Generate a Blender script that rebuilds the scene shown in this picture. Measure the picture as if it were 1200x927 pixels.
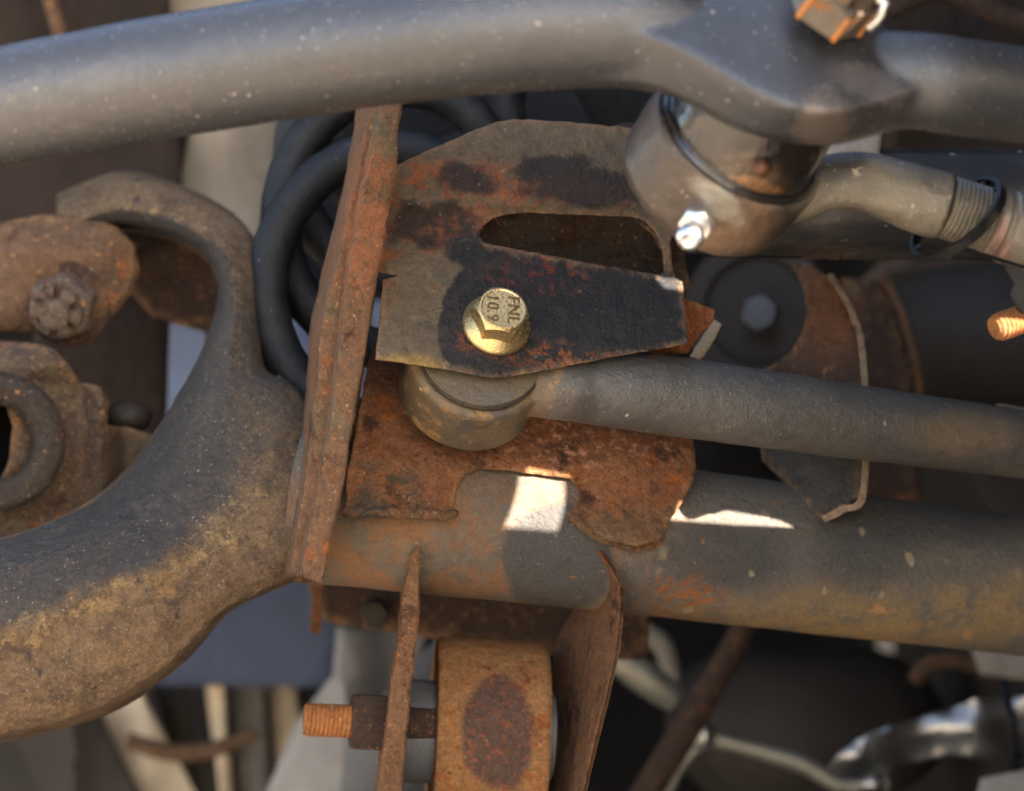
import bpy, bmesh, math, random
from mathutils import Vector, Matrix, noise
from mathutils.geometry import delaunay_2d_cdt
random.seed(7)
for o in list(bpy.data.objects): bpy.data.objects.remove(o)
SC = bpy.context.scene
COL = SC.collection
R = math.radians

# ------------------------------------------------------------------ camera, light
D = 0.90            # camera distance to the bolt
U = 0.00031         # metres per photo pixel in the plane of the bolt
H = 0.50            # height of the optical axis above the ground
cam = bpy.data.cameras.new('camera'); co = bpy.data.objects.new('camera', cam); COL.objects.link(co)
co.location = (0, -D, H); co.rotation_euler = (R(90), 0, 0)
cam.sensor_width = 36; cam.lens = 36 * D / (1200 * U)
cam.clip_start = 0.02; cam.clip_end = 200
cam.dof.use_dof = True; cam.dof.focus_distance = D - 0.002; cam.dof.aperture_fstop = 6.5
cam.dof.aperture_blades = 7
SC.camera = co

SUN = Vector((0.64, -0.66, 0.43)).normalized()
world = bpy.data.worlds.new('World'); SC.world = world; world.use_nodes = True
nt = world.node_tree; bg = nt.nodes['Background']
sky = nt.nodes.new('ShaderNodeTexSky'); sky.sky_type = 'NISHITA'; sky.sun_disc = False
sky.sun_elevation = math.asin(SUN.z); sky.sun_rotation = math.atan2(SUN.x, SUN.y)
sky.air_density = 1.0; sky.dust_density = 3.0; sky.ozone_density = 1.0
nt.links.new(sky.outputs[0], bg.inputs[0]); bg.inputs[1].default_value = 0.08
sl = bpy.data.lights.new('sun', 'SUN'); sl.energy = 5.0; sl.angle = R(0.4); sl.color = (1, .93, .84)
so = bpy.data.objects.new('sun', sl); COL.objects.link(so); so.location = SUN * 3
so.rotation_euler = SUN.to_track_quat('Z', 'Y').to_euler()
SC.view_settings.view_transform = 'Standard'; SC.view_settings.look = 'None'
SC.view_settings.exposure = 3.38; SC.view_settings.gamma = 1
SC.view_settings.use_white_balance = True; SC.view_settings.white_balance_temperature = 6750; SC.view_settings.white_balance_tint = 10
SC.render.engine = 'CYCLES'
SC.cycles.max_bounces = 8; SC.cycles.diffuse_bounces = 4; SC.cycles.glossy_bounces = 4
SC.cycles.use_denoising = True
SC.cycles.sample_clamp_indirect = 6

# ------------------------------------------------------------------ helpers
def W(px, py, y=0.0):
    k = U * (D + y) / D
    return Vector(((px - 600) * k, y, H - (py - 463.5) * k))
def RP(r, y): return r * U * (D + y) / D

def thing(name, label, cat, at, group=None):
    o = bpy.data.objects.new(name, None); COL.objects.link(o)
    o.location = at; o.empty_display_size = .01
    o['label'] = label; o['category'] = cat
    if group: o['group'] = group
    return o
def tag(o, label, cat, group=None):
    o['label'] = label; o['category'] = cat
    if group: o['group'] = group
    return o
def wpos(o):
    p = Vector(o.location)
    while o.parent: o = o.parent; p = p + Vector(o.location)
    return p
def obj(name, bm, mat, parent=None, smooth=35):
    """links a bmesh given in world coordinates as one mesh object"""
    me = bpy.data.meshes.new(name); 
    bmesh.ops.recalc_face_normals(bm, faces=bm.faces[:])
    bm.to_mesh(me); bm.free()
    me.materials.append(mat)
    if smooth:
        me.shade_smooth(); me.set_sharp_from_angle(angle=R(smooth))
    o = bpy.data.objects.new(name, me); COL.objects.link(o)
    if parent:
        o.parent = parent; o.location = -wpos(parent)
    return o

def cr(pts, n):
    """Catmull-Rom through tuples, n samples per span"""
    out = []; m = len(pts)
    for i in range(m - 1):
        p0 = pts[max(i-1, 0)]; p1 = pts[i]; p2 = pts[i+1]; p3 = pts[min(i+2, m-1)]
        for j in range(n):
            t = j / n; t2 = t*t; t3 = t2*t
            out.append(tuple(.5*((2*b) + (c-a)*t + (2*a-5*b+4*c-d)*t2 + (3*b-a-3*c+d)*t3)
                             for a, b, c, d in zip(p0, p1, p2, p3)))
    out.append(tuple(pts[-1]))
    return out

def rings(bm, rs, cap=True, closed=False):
    vs = [[bm.verts.new(p) for p in r] for r in rs]
    n = len(vs[0]); m = len(vs)
    for i in range(m if closed else m - 1):
        a = vs[i]; b = vs[(i+1) % m]
        for j in range(n):
            k = (j+1) % n
            bm.faces.new((a[j], a[k], b[k], b[j]))
    if cap and not closed:
        bm.faces.new(list(reversed(vs[0]))); bm.faces.new(vs[-1])
    return vs

def wob(p, amp, f): 
    return amp * noise.noise(Vector(p) * f)

def tube_bm(path, seg=40, n=8, cap=True, wobble=0.0, wf=60, bm=None, px=True, sup=None):
    """path (px, py, y, r_px[, squash_along_view[, exponent]]) in photo pixels + depth"""
    pts = cr([tuple(list(p) + [1.0, 2.0][len(p)-4:]) if len(p) < 6 else tuple(p) for p in path], n)
    bm = bm or bmesh.new()
    C = [(W(p[0], p[1], p[2]) if px else Vector(p[:3])) for p in pts]
    RR = [(RP(p[3], p[2]) if px else p[3]) for p in pts]
    rs = []
    ref = Vector((0, 1, 0))
    for i, c in enumerate(C):
        t = (C[min(i+1, len(C)-1)] - C[max(i-1, 0)]).normalized()
        e1 = t.cross(ref).normalized() if abs(t.dot(ref)) < .95 else t.cross(Vector((1,0,0))).normalized()
        e2 = e1.cross(t).normalized()
        if i == 0: pe = e1
        elif e1.dot(pe) < 0: e1 = -e1; e2 = -e2
        pe = e1
        ex = pts[i][5]; sq = pts[i][4]; ring = []
        for j in range(seg):
            a = 2*math.pi*j/seg; ca, sa = math.cos(a), math.sin(a)
            k = (abs(ca)**ex + abs(sa)**ex) ** (-1/ex)
            q = c + (e1*ca + e2*sa*sq) * RR[i] * k
            if wobble: q = q + (q-c).normalized() * wob(q, wobble, wf)
            ring.append(q)
        rs.append(ring)
    rings(bm, rs, cap)
    return bm

def lathe_bm(c, ax, prof, seg=48, bm=None, wobble=0.0, wf=60, cap=True, up=None):
    """prof: (distance along axis, radius) in metres"""
    bm = bm or bmesh.new(); ax = Vector(ax).normalized()
    e1 = ax.cross(up or Vector((0.123, .2, 1))).normalized(); e2 = ax.cross(e1)
    rs = []
    for t, r in prof:
        ring = []
        for j in range(seg):
            a = 2*math.pi*j/seg
            q = c + ax*t + (e1*math.cos(a) + e2*math.sin(a)) * r
            if wobble: q = q + (q-(c+ax*t)).normalized() * wob(q, wobble, wf)
            ring.append(q)
        rs.append(ring)
    rings(bm, rs, cap)
    return bm

def hex_bm(c, ax, ex, r, h, bm=None, cham=.12, rot=0, both=False):
    """hexagonal prism with chamfered corners; ex = direction of one corner"""
    bm = bm or bmesh.new(); ax = Vector(ax).normalized()
    ex = (Vector(ex) - ax*Vector(ex).dot(ax)).normalized(); ey = ax.cross(ex)
    N = 36; ap = r*math.cos(math.pi/6)
    def hexr(a):
        b = (a + math.pi/6) % (math.pi/3) - math.pi/6
        # corner at a=0
        b2 = (a % (math.pi/3)) - math.pi/6
        return ap/math.cos(b2)
    def ring(t, lim):
        o = []
        for j in range(N):
            a = 2*math.pi*j/N + rot
            rr = min(hexr(a - rot), lim)
            o.append(c + ax*t + (ex*math.cos(a) + ey*math.sin(a))*rr)
        return o
    rs = []
    if both: rs += [ring(0, ap*.96), ring(r*cham*.6, r*1.0)]
    else: rs += [ring(0, r)]
    # chamfer: rim falls away at the corners only
    def chring():
        o = []
        for j in range(N):
            a = 2*math.pi*j/N + rot; rr = hexr(a - rot)*.997
            drop = (rr - ap)/(r - ap)
            o.append(c + ax*(h - r*cham*.25 - drop*r*cham*.95) + (ex*math.cos(a) + ey*math.sin(a))*rr)
        return o
    rs += [chring(), ring(h, ap*.955)]
    rs += [[q + (c + ax*h - q)*.02 for q in rs[-1]]]
    rings(bm, rs)
    return bm

def box_bm(a, b, bm=None, bev=0.0):
    bm = bm or bmesh.new()
    v = [bm.verts.new((x, y, z)) for x in (a[0], b[0]) for y in (a[1], b[1]) for z in (a[2], b[2])]
    for f in ((0,1,3,2),(4,6,7,5),(0,4,5,1),(2,3,7,6),(0,2,6,4),(1,5,7,3)):
        bm.faces.new([v[i] for i in f])
    if bev: bmesh.ops.bevel(bm, geom=bm.edges[:], offset=bev, segments=3, affect='EDGES', profile=.5)
    return bm

def loft_bm(rails, n=8, across=3, rough=0.0, rf=120, tname=None, soft=.55):
    """rails: lists of (px, py, y), equally many stations; they go round the section in order"""
    S = [cr(r, n) for r in rails]
    m = len(S[0]); bm = bmesh.new(); lay = bm.verts.layers.float.new('across') if tname else None
    rs = []; ts = []
    for i in range(m):
        sec = [W(*s[i]) for s in S]; k = len(sec); ring = []; tt = []
        for j in range(k):
            p0, p1, p2, p3 = sec[j-1], sec[j], sec[(j+1) % k], sec[(j+2) % k]
            for a in range(across):
                t = a/across
                lin = p1.lerp(p2, t)
                t2 = t*t; t3 = t2*t
                cu = .5*((2*p1)+(p2-p0)*t+(2*p0-5*p1+4*p2-p3)*t2+(3*p1-p0-3*p2+p3)*t3)
                q = lin.lerp(cu, soft)
                ring.append(q); tt.append(j + t)
        c = sum(ring, Vector())/len(ring)
        if rough: ring = [q + (q-c).normalized()*(wob(q, rough, rf) + wob(q, rough*.28, rf*5)) for q in ring]
        rs.append(ring); ts.append(tt)
    vs = rings(bm, rs)
    if lay:
        for r_, t_ in zip(vs, ts):
            for v, t in zip(r_, t_): v[lay] = t
    return bm

def bar_bm(L, Rr, yf, yb, shift=(0, 0), n=6, bev=1.6, rough=0.0002):
    """thick plate seen edge on: its front edge lies between pixel rails L and R at depth yf, it runs back to yb"""
    b = bev
    def off(r, dx, y, sh=(0,0)):
        return [(p[0]+dx+sh[0], p[1]+sh[1], y+(p[2] if len(p) > 2 else 0)) for p in r]
    yb2 = b*U
    rails = [off(L, b, yf), off(Rr, -b, yf), off(Rr, 0, yf+yb2), off(Rr, 0, yb, shift), off(L, 0, yb, shift), off(L, 0, yf+yb2)]
    S = [cr(r, n) for r in rails]
    rs = []
    for i in range(len(S[0])):
        ring = []
        for s in S:
            q = W(*s[i]); q = q + Vector((wob(q, rough, 260)+wob(q, rough*1.6, 90), wob(q + Vector((3,1,2)), rough, 200), 0))
            ring.append(q)
        rs.append(ring)
    bm = bmesh.new(); rings(bm, rs)
    return bm

def resample(poly, step, jit):
    out = []
    for i, p in enumerate(poly):
        q = poly[(i+1) % len(poly)]
        d = math.hypot(q[0]-p[0], q[1]-p[1]); k = max(1, int(d/step))
        for j in range(k):
            t = j/k; x = p[0]+(q[0]-p[0])*t; y = p[1]+(q[1]-p[1])*t
            if jit:
                x += jit*(noise.noise(Vector((x*.11, y*.11, 3))) + .5*noise.noise(Vector((x*.35, y*.35, 9))))
                y += jit*(noise.noise(Vector((x*.11, y*.11, 31))) + .5*noise.noise(Vector((x*.35, y*.35, 19))))
            out.append((x, y))
    return out
def area(p): return .5*sum(p[i][0]*p[(i+1) % len(p)][1]-p[(i+1) % len(p)][0]*p[i][1] for i in range(len(p)))
def inset(p, b):
    s = 1 if area(p) > 0 else -1; o = []; n = len(p)
    for i in range(n):
        a, c, d = p[i-1], p[i], p[(i+1) % n]
        t = Vector((d[0]-a[0], d[1]-a[1])).normalized()
        o.append((c[0]-t.y*b*s, c[1]+t.x*b*s))
    return o
def inside(p, poly):
    c = False; n = len(poly); x, y = p
    for i in range(n):
        x1, y1 = poly[i]; x2, y2 = poly[i-1]
        if (y1 > y) != (y2 > y) and x < (x2-x1)*(y-y1)/(y2-y1)+x1: c = not c
    return c
def edist(p, poly):
    m = 1e9
    for a in poly:
        d = abs(a[0]-p[0])+abs(a[1]-p[1])
        if d < m: m = d
    return m

def sheet_bm(contour, f, thick, holes=(), step=7, bev=1.5, jit=.8, rough=0.0, rf=150, sharp=True, proj=W):
    """metal plate with outline given in photo pixels, front at depth f(px,py), thick metres deep (backwards)"""
    cont = resample(contour, step, jit); hs = [resample(h, step, jit) for h in holes]
    if area(cont) < 0: cont.reverse()
    hs = [h if area(h) < 0 else h[::-1] for h in hs]
    loops = [cont] + hs
    ins = [inset(cont, bev)] + [inset(h, -bev) for h in hs]
    xs = [p[0] for p in cont]; ys = [p[1] for p in cont]
    inner = []
    g = step*1.25
    x = min(xs)
    row = 0
    while x < max(xs):
        y = min(ys) + (g/2 if row % 2 else 0)
        while y < max(ys):
            p = (x+random.uniform(-.2, .2)*g, y+random.uniform(-.2, .2)*g)
            if inside(p, ins[0]) and not any(inside(p, h) for h in ins[1:]) and min(edist(p, l) for l in ins) > step*.7:
                inner.append(p)
            y += g
        x += g; row += 1
    pts = []; edges = []
    for l in ins:
        b = len(pts); pts += l; edges += [(b+i, b+(i+1) % len(l)) for i in range(len(l))]
    nb = len(pts); pts += inner
    vo, eo, fo, ov, oe, of = delaunay_2d_cdt([Vector(p) for p in pts], edges, [], 0, 1e-6, True)
    tri = []
    for fa in fo:
        c = sum((vo[i] for i in fa), Vector((0, 0)))/len(fa)
        if inside(c, ins[0]) and not any(inside(c, h) for h in ins[1:]): tri.append(fa)
    idx = {}
    for i, src in enumerate(ov):
        for s in src: idx[s] = i
    bm = bmesh.new(); lay = bm.verts.layers.float.new('edge')
    def F(p, dy=0):
        y = f(p[0], p[1])
        if rough:
            q = W(p[0], p[1], y); y += wob(q, rough, rf) + wob(q, rough*.5, rf*3)
        return proj(p[0], p[1], y + dy)
    fv = [bm.verts.new(F(v)) for v in vo]
    bv = [bm.verts.new(F(v, thick)) for v in vo]
    for fa in tri:
        try:
            bm.faces.new([fv[i] for i in fa]); bm.faces.new([bv[i] for i in reversed(fa)])
        except ValueError: pass
    k = 0
    for l, li in zip(loops, ins):
        n = len(l)
        mid = [bm.verts.new(F(p, bev*U)) for p in l]
        bot = [bm.verts.new(F(p, thick-bev*U*.4)) for p in l]
        for i in range(n):
            j = (i+1) % n
            for w_ in (fv[idx[k+i]], mid[i], bot[i]): w_[lay] = 1.0
            a, b = fv[idx[k+i]], fv[idx[k+j]]; c, d = bv[idx[k+i]], bv[idx[k+j]]
            for q in ((a, b, mid[j], mid[i]), (mid[i], mid[j], bot[j], bot[i]), (bot[i], bot[j], d, c)):
                try: bm.faces.new(q)
                except ValueError: pass
        k += n
    bmesh.ops.delete(bm, geom=[v for v in bm.verts if not v.link_faces], context='VERTS')
    return bm

def thread_bm(c, ax, L, r, pitch, depth=None, seg=28, bm=None):
    """screw thread: real helical ridge"""
    depth = depth or pitch*.5
    n = int(L/pitch*8); ax = Vector(ax).normalized()
    e1 = ax.cross(Vector((.1, .3, 1))).normalized(); e2 = ax.cross(e1)
    rs = []
    for i in range(n+1):
        t = L*i/n; ring = []
        for j in range(seg):
            a = 2*math.pi*j/seg
            ph = (t/pitch + j/seg) % 1.0
            tri = abs(ph*2-1)
            tri = min(1, max(0, (tri-.12)/.76))
            e = min(1, (L-t)/(pitch*1.2), 1)
            ring.append(c+ax*t+(e1*math.cos(a)+e2*math.sin(a))*(r-depth*tri-depth*(1-e)*1.2))
        rs.append(ring)
    bm = bm or bmesh.new(); rings(bm, rs); return bm

def ell_bm(c, rx, ry, rz, seg=32, wobble=0, wf=40):
    bm = bmesh.new(); bmesh.ops.create_uvsphere(bm, u_segments=seg, v_segments=seg//2, radius=1)
    for v in bm.verts:
        v.co = Vector((v.co.x*rx, v.co.y*ry, v.co.z*rz)) + c
        if wobble: v.co += (v.co-c).normalized()*wob(v.co, wobble, wf)
    return bm

def fuse(bms, voxel=.0009, it=5, rough=0.0, rf=120, fac=.5):
    """forges closed shells into one continuous skin"""
    me = bpy.data.meshes.new('tmp'); al = bmesh.new()
    for b in bms:
        bmesh.ops.recalc_face_normals(b, faces=b.faces[:]); b.to_mesh(me); al.from_mesh(me); b.free()
    al.to_mesh(me); al.free()
    o = bpy.data.objects.new('tmp', me); COL.objects.link(o)
    r = o.modifiers.new('r', 'REMESH'); r.mode = 'VOXEL'; r.voxel_size = voxel
    sm = o.modifiers.new('s', 'SMOOTH'); sm.iterations = it; sm.factor = fac
    dg = bpy.context.evaluated_depsgraph_get(); m2 = bpy.data.meshes.new_from_object(o.evaluated_get(dg))
    bpy.data.objects.remove(o)
    b = bmesh.new(); b.from_mesh(m2)
    if rough:
        b.normal_update()
        mv = [(v, v.normal*(wob(v.co, rough, rf)+wob(v.co, rough*.6, rf*2.7))) for v in b.verts]
        for v, d in mv: v.co += d
    return b

def weld_bm(path, r=.0019, n=5, sq=.75):
    """bead of overlapping weld ripples along a pixel path with depth"""
    b = bmesh.new()
    for i, p in enumerate(cr(path, n)):
        c = W(*p)
        for v in bmesh.ops.create_icosphere(b, subdivisions=2, radius=r)['verts']:
            k = v.co.normalized(); v.co += c + k*wob(v.co*1+c, r*.5, 420) + k*wob(c, r*.4, 900)
    return b

# ------------------------------------------------------------------ materials
class Mat:
    def __init__(s, name, col, rough=.6, metal=0.0, spec=.5):
        s.m = bpy.data.materials.new(name); s.m.use_nodes = True
        s.nt = s.m.node_tree; s.N = s.nt.nodes; s.L = s.nt.links
        s.b = s.N['Principled BSDF']
        s.b.inputs['Specular IOR Level'].default_value = spec
        s.co = s.N.new('ShaderNodeTexCoord').outputs['Object']
        s.c = s.rgb(col); s.r = s.val(rough); s.me = s.val(metal); s.h = None
    def rgb(s, c):
        n = s.N.new('ShaderNodeRGB'); n.outputs[0].default_value = (*c, 1); return n.outputs[0]
    def val(s, v):
        n = s.N.new('ShaderNodeValue'); n.outputs[0].default_value = v; return n.outputs[0]
    def math(s, op, a, b=None, clamp=False):
        n = s.N.new('ShaderNodeMath'); n.operation = op; n.use_clamp = clamp
        for i, x in enumerate((a, b)):
            if x is None: continue
            if isinstance(x, (int, float)): n.inputs[i].default_value = x
            else: s.L.new(x, n.inputs[i])
        return n.outputs[0]
    def ramp(s, v, lo, hi, inv=False):
        n = s.N.new('ShaderNodeMapRange'); n.interpolation_type = 'SMOOTHSTEP'
        n.inputs[1].default_value = lo; n.inputs[2].default_value = hi
        n.inputs[3].default_value = 1 if inv else 0; n.inputs[4].default_value = 0 if inv else 1
        s.L.new(v, n.inputs[0]); return n.outputs[0]
    def vec(s, scale=(1, 1, 1), off=(0, 0, 0), warp=0.0, wscale=40):
        v = s.co
        if warp:
            n = s.N.new('ShaderNodeTexNoise'); n.inputs['Scale'].default_value = wscale; n.inputs['Detail'].default_value = 5
            s.L.new(s.co, n.inputs['Vector'])
            a = s.N.new('ShaderNodeVectorMath'); a.operation = 'SUBTRACT'; a.inputs[1].default_value = (.5, .5, .5)
            s.L.new(n.outputs['Color'], a.inputs[0])
            b = s.N.new('ShaderNodeVectorMath'); b.operation = 'SCALE'; b.inputs['Scale'].default_value = warp
            s.L.new(a.outputs[0], b.inputs[0])
            c = s.N.new('ShaderNodeVectorMath'); c.operation = 'ADD'
            s.L.new(v, c.inputs[0]); s.L.new(b.outputs[0], c.inputs[1]); v = c.outputs[0]
        n = s.N.new('ShaderNodeMapping'); n.inputs['Scale'].default_value = scale; n.inputs['Location'].default_value = off
        s.L.new(v, n.inputs[0]); return n.outputs[0]
    def raw(s, scale, det=6, rough=.6, off=0.0, stretch=(1, 1, 1)):
        n = s.N.new('ShaderNodeTexNoise'); n.inputs['Scale'].default_value = scale
        n.inputs['Detail'].default_value = det; n.inputs['Roughness'].default_value = rough
        s.L.new(s.vec(stretch, (off, off*.7, off*1.3)), n.inputs['Vector']); return n.outputs['Fac']
    def noise(s, scale, lo, hi, det=6, rough=.6, off=0.0, stretch=(1, 1, 1)):
        return s.ramp(s.raw(scale, det, rough, off, stretch), lo, hi)
    def blob(s, px, py, y, rx, ry, soft=.25, edge=.35, es=140, ry_d=None, rot=0):
        es = es*.6; edge = edge*1.35
        """colour patch centred where that pixel meets depth y; radii in photo pixels"""
        c = W(px, py, y)
        a = s.N.new('ShaderNodeVectorMath'); a.operation = 'SUBTRACT'; a.inputs[1].default_value = c
        s.L.new(s.co, a.inputs[0]); v = a.outputs[0]
        if rot:
            r = s.N.new('ShaderNodeVectorRotate'); r.rotation_type = 'Y_AXIS'; r.inputs['Angle'].default_value = R(rot)
            s.L.new(v, r.inputs['Vector']); v = r.outputs[0]
        b = s.N.new('ShaderNodeVectorMath'); b.operation = 'MULTIPLY'
        b.inputs[1].default_value = (1/RP(rx, y), 1/(ry_d or .08), 1/RP(ry, y)); s.L.new(v, b.inputs[0])
        l = s.N.new('ShaderNodeVectorMath'); l.operation = 'LENGTH'; s.L.new(b.outputs[0], l.inputs[0])
        d = s.math('ADD', l.outputs['Value'], s.math('MULTIPLY', s.math('SUBTRACT', s.raw(es, 6, .65, px*.013), .5), edge*2))
        return s.ramp(d, 1-soft, 1+soft, inv=True)
    def specks(s, scale, size, frac=.5, off=0.0, stretch=(1, 1, 1)):
        n = s.N.new('ShaderNodeTexVoronoi'); n.inputs['Scale'].default_value = scale
        s.L.new(s.vec(stretch, (off, off, off), .004, 200), n.inputs['Vector'])
        sep = s.N.new('ShaderNodeSeparateColor'); s.L.new(n.outputs['Color'], sep.inputs[0])
        # size differs from speck to speck
        rad = s.math('MULTIPLY', sep.outputs[1], size)
        near = s.ramp(s.math('SUBTRACT', n.outputs['Distance'], rad), -.04, .04, inv=True)
        return s.math('MULTIPLY', near, s.ramp(sep.outputs[0], frac, frac+.01, inv=True))
    def mul(s, a, b): return s.math('MULTIPLY', a, b, True)
    def inv(s, a): return s.math('SUBTRACT', 1.0, a, True)
    def mx(s, a, b): return s.math('MAXIMUM', a, b, True)
    def attr(s, name):
        n = s.N.new('ShaderNodeAttribute'); n.attribute_name = name; return n.outputs['Fac']
    def layer(s, mask, col, rough=None, metal=None, amt=1.0):
        if amt != 1.0: mask = s.math('MULTIPLY', mask, amt)
        n = s.N.new('ShaderNodeMix'); n.data_type = 'RGBA'
        s.L.new(mask, n.inputs[0]); s.L.new(s.c, n.inputs[6])
        if isinstance(col, tuple): n.inputs[7].default_value = (*col, 1)
        else: s.L.new(col, n.inputs[7])
        s.c = n.outputs[2]
        for key, v in (('r', rough), ('me', metal)):
            if v is None: continue
            n = s.N.new('ShaderNodeMix'); n.data_type = 'FLOAT'
            s.L.new(mask, n.inputs[0]); s.L.new(getattr(s, key), n.inputs[2]); n.inputs[3].default_value = v
            setattr(s, key, n.outputs[0])
        return s
    def vary(s, scale=120, lo=.75, hi=1.25, off=5.0, det=8):
        g = s.raw(1000, 3, .6, off+3)
        v = s.math('ADD', s.math('MULTIPLY', s.raw(scale, det, .72, off), .6), s.math('MULTIPLY', g, .4))
        n = s.N.new('ShaderNodeMapRange'); n.inputs[1].default_value = .34; n.inputs[2].default_value = .66
        n.inputs[3].default_value = lo; n.inputs[4].default_value = hi; s.L.new(v, n.inputs[0])
        m = s.N.new('ShaderNodeVectorMath'); m.operation = 'SCALE'
        s.L.new(s.c, m.inputs[0]); s.L.new(n.outputs[0], m.inputs['Scale']); s.c = m.outputs[0]
        r = s.math('ADD', s.r, s.math('MULTIPLY', s.math('SUBTRACT', v, .5), .35), True); s.r = r
        return s
    def relief(s, h, dist, st=1.0):
        """h: height socket; dist in metres"""
        n = s.N.new('ShaderNodeBump'); n.inputs['Strength'].default_value = st; n.inputs['Distance'].default_value = dist
        s.L.new(h, n.inputs['Height'])
        if s.h: s.L.new(s.h, n.inputs['Normal'])
        s.h = n.outputs[0]; return s
    def done(s, coat=0.0, coat_r=.2):
        s.L.new(s.c, s.b.inputs['Base Color']); s.L.new(s.r, s.b.inputs['Roughness']); s.L.new(s.me, s.b.inputs['Metallic'])
        if s.h: s.L.new(s.h, s.b.inputs['Normal'])
        if coat: s.b.inputs['Coat Weight'].default_value = coat; s.b.inputs['Coat Roughness'].default_value = coat_r
        return s.m

OR = (.38, .115, .028); RU = (.19, .068, .026); DR = (.075, .03, .017); OL = (.17, .125, .07)
GR = (.085, .078, .07); BK = (.022, .020, .021); DUST = (.45, .36, .24); OCH = (.42, .25, .07); PALE = (.62, .58, .52)

def plain(name, col, rough=.6, metal=0.0, var=.3, scale=60, bump=.0003):
    m = Mat(name, col, rough, metal, .5 if metal > .4 else .15); m.vary(scale, 1-var, 1+var)
    m.relief(m.raw(scale*8, 4), bump); return m.done()

def rusty(name, base=RU, orange=.5, dark=.5, grime=0.0, rough=.8, pit=.0005, specks=.25, sc=1.0, extra=None):
    m = Mat(name, base, rough, 0, .35)
    if grime: m.layer(m.noise(38*sc, .62-grime*.3, .72-grime*.2, 8, .65, 2), OL, .75)
    m.layer(m.noise(60*sc, .62-dark*.2, .70-dark*.1, 9, .7, 7), DR, .85)
    m.layer(m.noise(110*sc, .66-orange*.18, .74-orange*.12, 10, .72, 11), OR, .9)
    m.layer(m.noise(420*sc, .60, .66, 5, .7, 4), (.55, .26, .09), .9, amt=.75)
    m.layer(m.noise(520*sc, .60, .67, 5, .7, 24), (.05, .022, .014), .9, amt=.75)
    if extra: extra(m)
    e = m.math('MULTIPLY', m.attr('edge'), m.noise(160, .40, .60, 8, .7, 61))
    m.layer(e, (.40, .22, .10), .8, amt=.55)
    m.vary(260*sc, .55, 1.5)
    if specks: m.layer(m.specks(420*sc, .24, specks, 3), DUST, .9, amt=.65)
    m.relief(m.raw(1300, 4, .7, 8), pit*2.6); m.relief(m.raw(330*sc, 8, .7), pit*7); m.relief(m.raw(90*sc, 5, .6, 4), pit*4)
    return m.done()

# painted forged rods: dark paint, dust film, pale spatter
def rod_mat(name, base=(.060, .057, .057), rough=.24, speck=.22, warm=.4, extra=None, sc=1.0, dust=.5, metal=.3, spec=.6, lump=1.0):
    m = Mat(name, base, rough, metal, spec)
    m.layer(m.noise(22*sc, .42, .68, 8, .65, 1, (.5, 1, 1.3)), (.13, .115, .095), rough+.14, amt=dust)
    m.layer(m.noise(70*sc, .60, .75, 9, .7, 5), OL, .7, amt=warm)
    if extra: extra(m)
    m.vary(300*sc, .82, 1.2)
    m.layer(m.specks(240*sc, .20, speck*.45, 2), (.42, .38, .30), .8, amt=.75)
    m.layer(m.specks(560*sc, .24, speck, 9), (.38, .37, .36), .8, amt=.45)
    m.relief(m.raw(1200, 3, .6, 2), .0003); m.relief(m.raw(400*sc, 6, .65), .0006*lump); m.relief(m.raw(70*sc, 4, .5, 3), .0004*lump, .6)
    return m.done()

M = {}
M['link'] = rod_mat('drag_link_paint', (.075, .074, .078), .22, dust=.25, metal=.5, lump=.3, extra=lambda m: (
    m.layer(m.blob(1020, 100, -.13, 40, 22, .5, .5, 160, rot=-20), (.33, .27, .24), .5, amt=.4),  # pale warm smear: sunlight painted into the colour
    m.layer(m.blob(962, 145, -.13, 30, 34, .5, .6, 160), (.36, .27, .2), .5, amt=.35)))  # second painted sun smear, lower on the eye
M['track'] = rod_mat('track_bar_paint', (.085, .078, .072), .42, .16, .5, dust=.7, extra=lambda m: (
    m.layer(m.blob(1130, 505, .07, 70, 22, .7, .7, 70), (.2, .13, .06), .8, amt=.55),
    m.layer(m.blob(690, 448, -.01, 25, 14, .3, .7, 120, rot=20), (.17, .16, .15), .6, amt=.3),
    m.layer(m.blob(555, 470, .0, 92, 95, .25, .35, 90), (.135, .09, .048), .6, amt=.95),
    m.layer(m.mul(m.blob(560, 470, .0, 100, 95, .3, .35, 90), m.noise(160, .52, .62, 9, .7, 12)), (.3, .16, .055), .8),
    m.layer(m.mul(m.blob(575, 500, .0, 60, 60, .5, .5, 90), m.noise(70, .45, .6, 9, .7, 15)), (.075, .062, .05), .6)))

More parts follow.
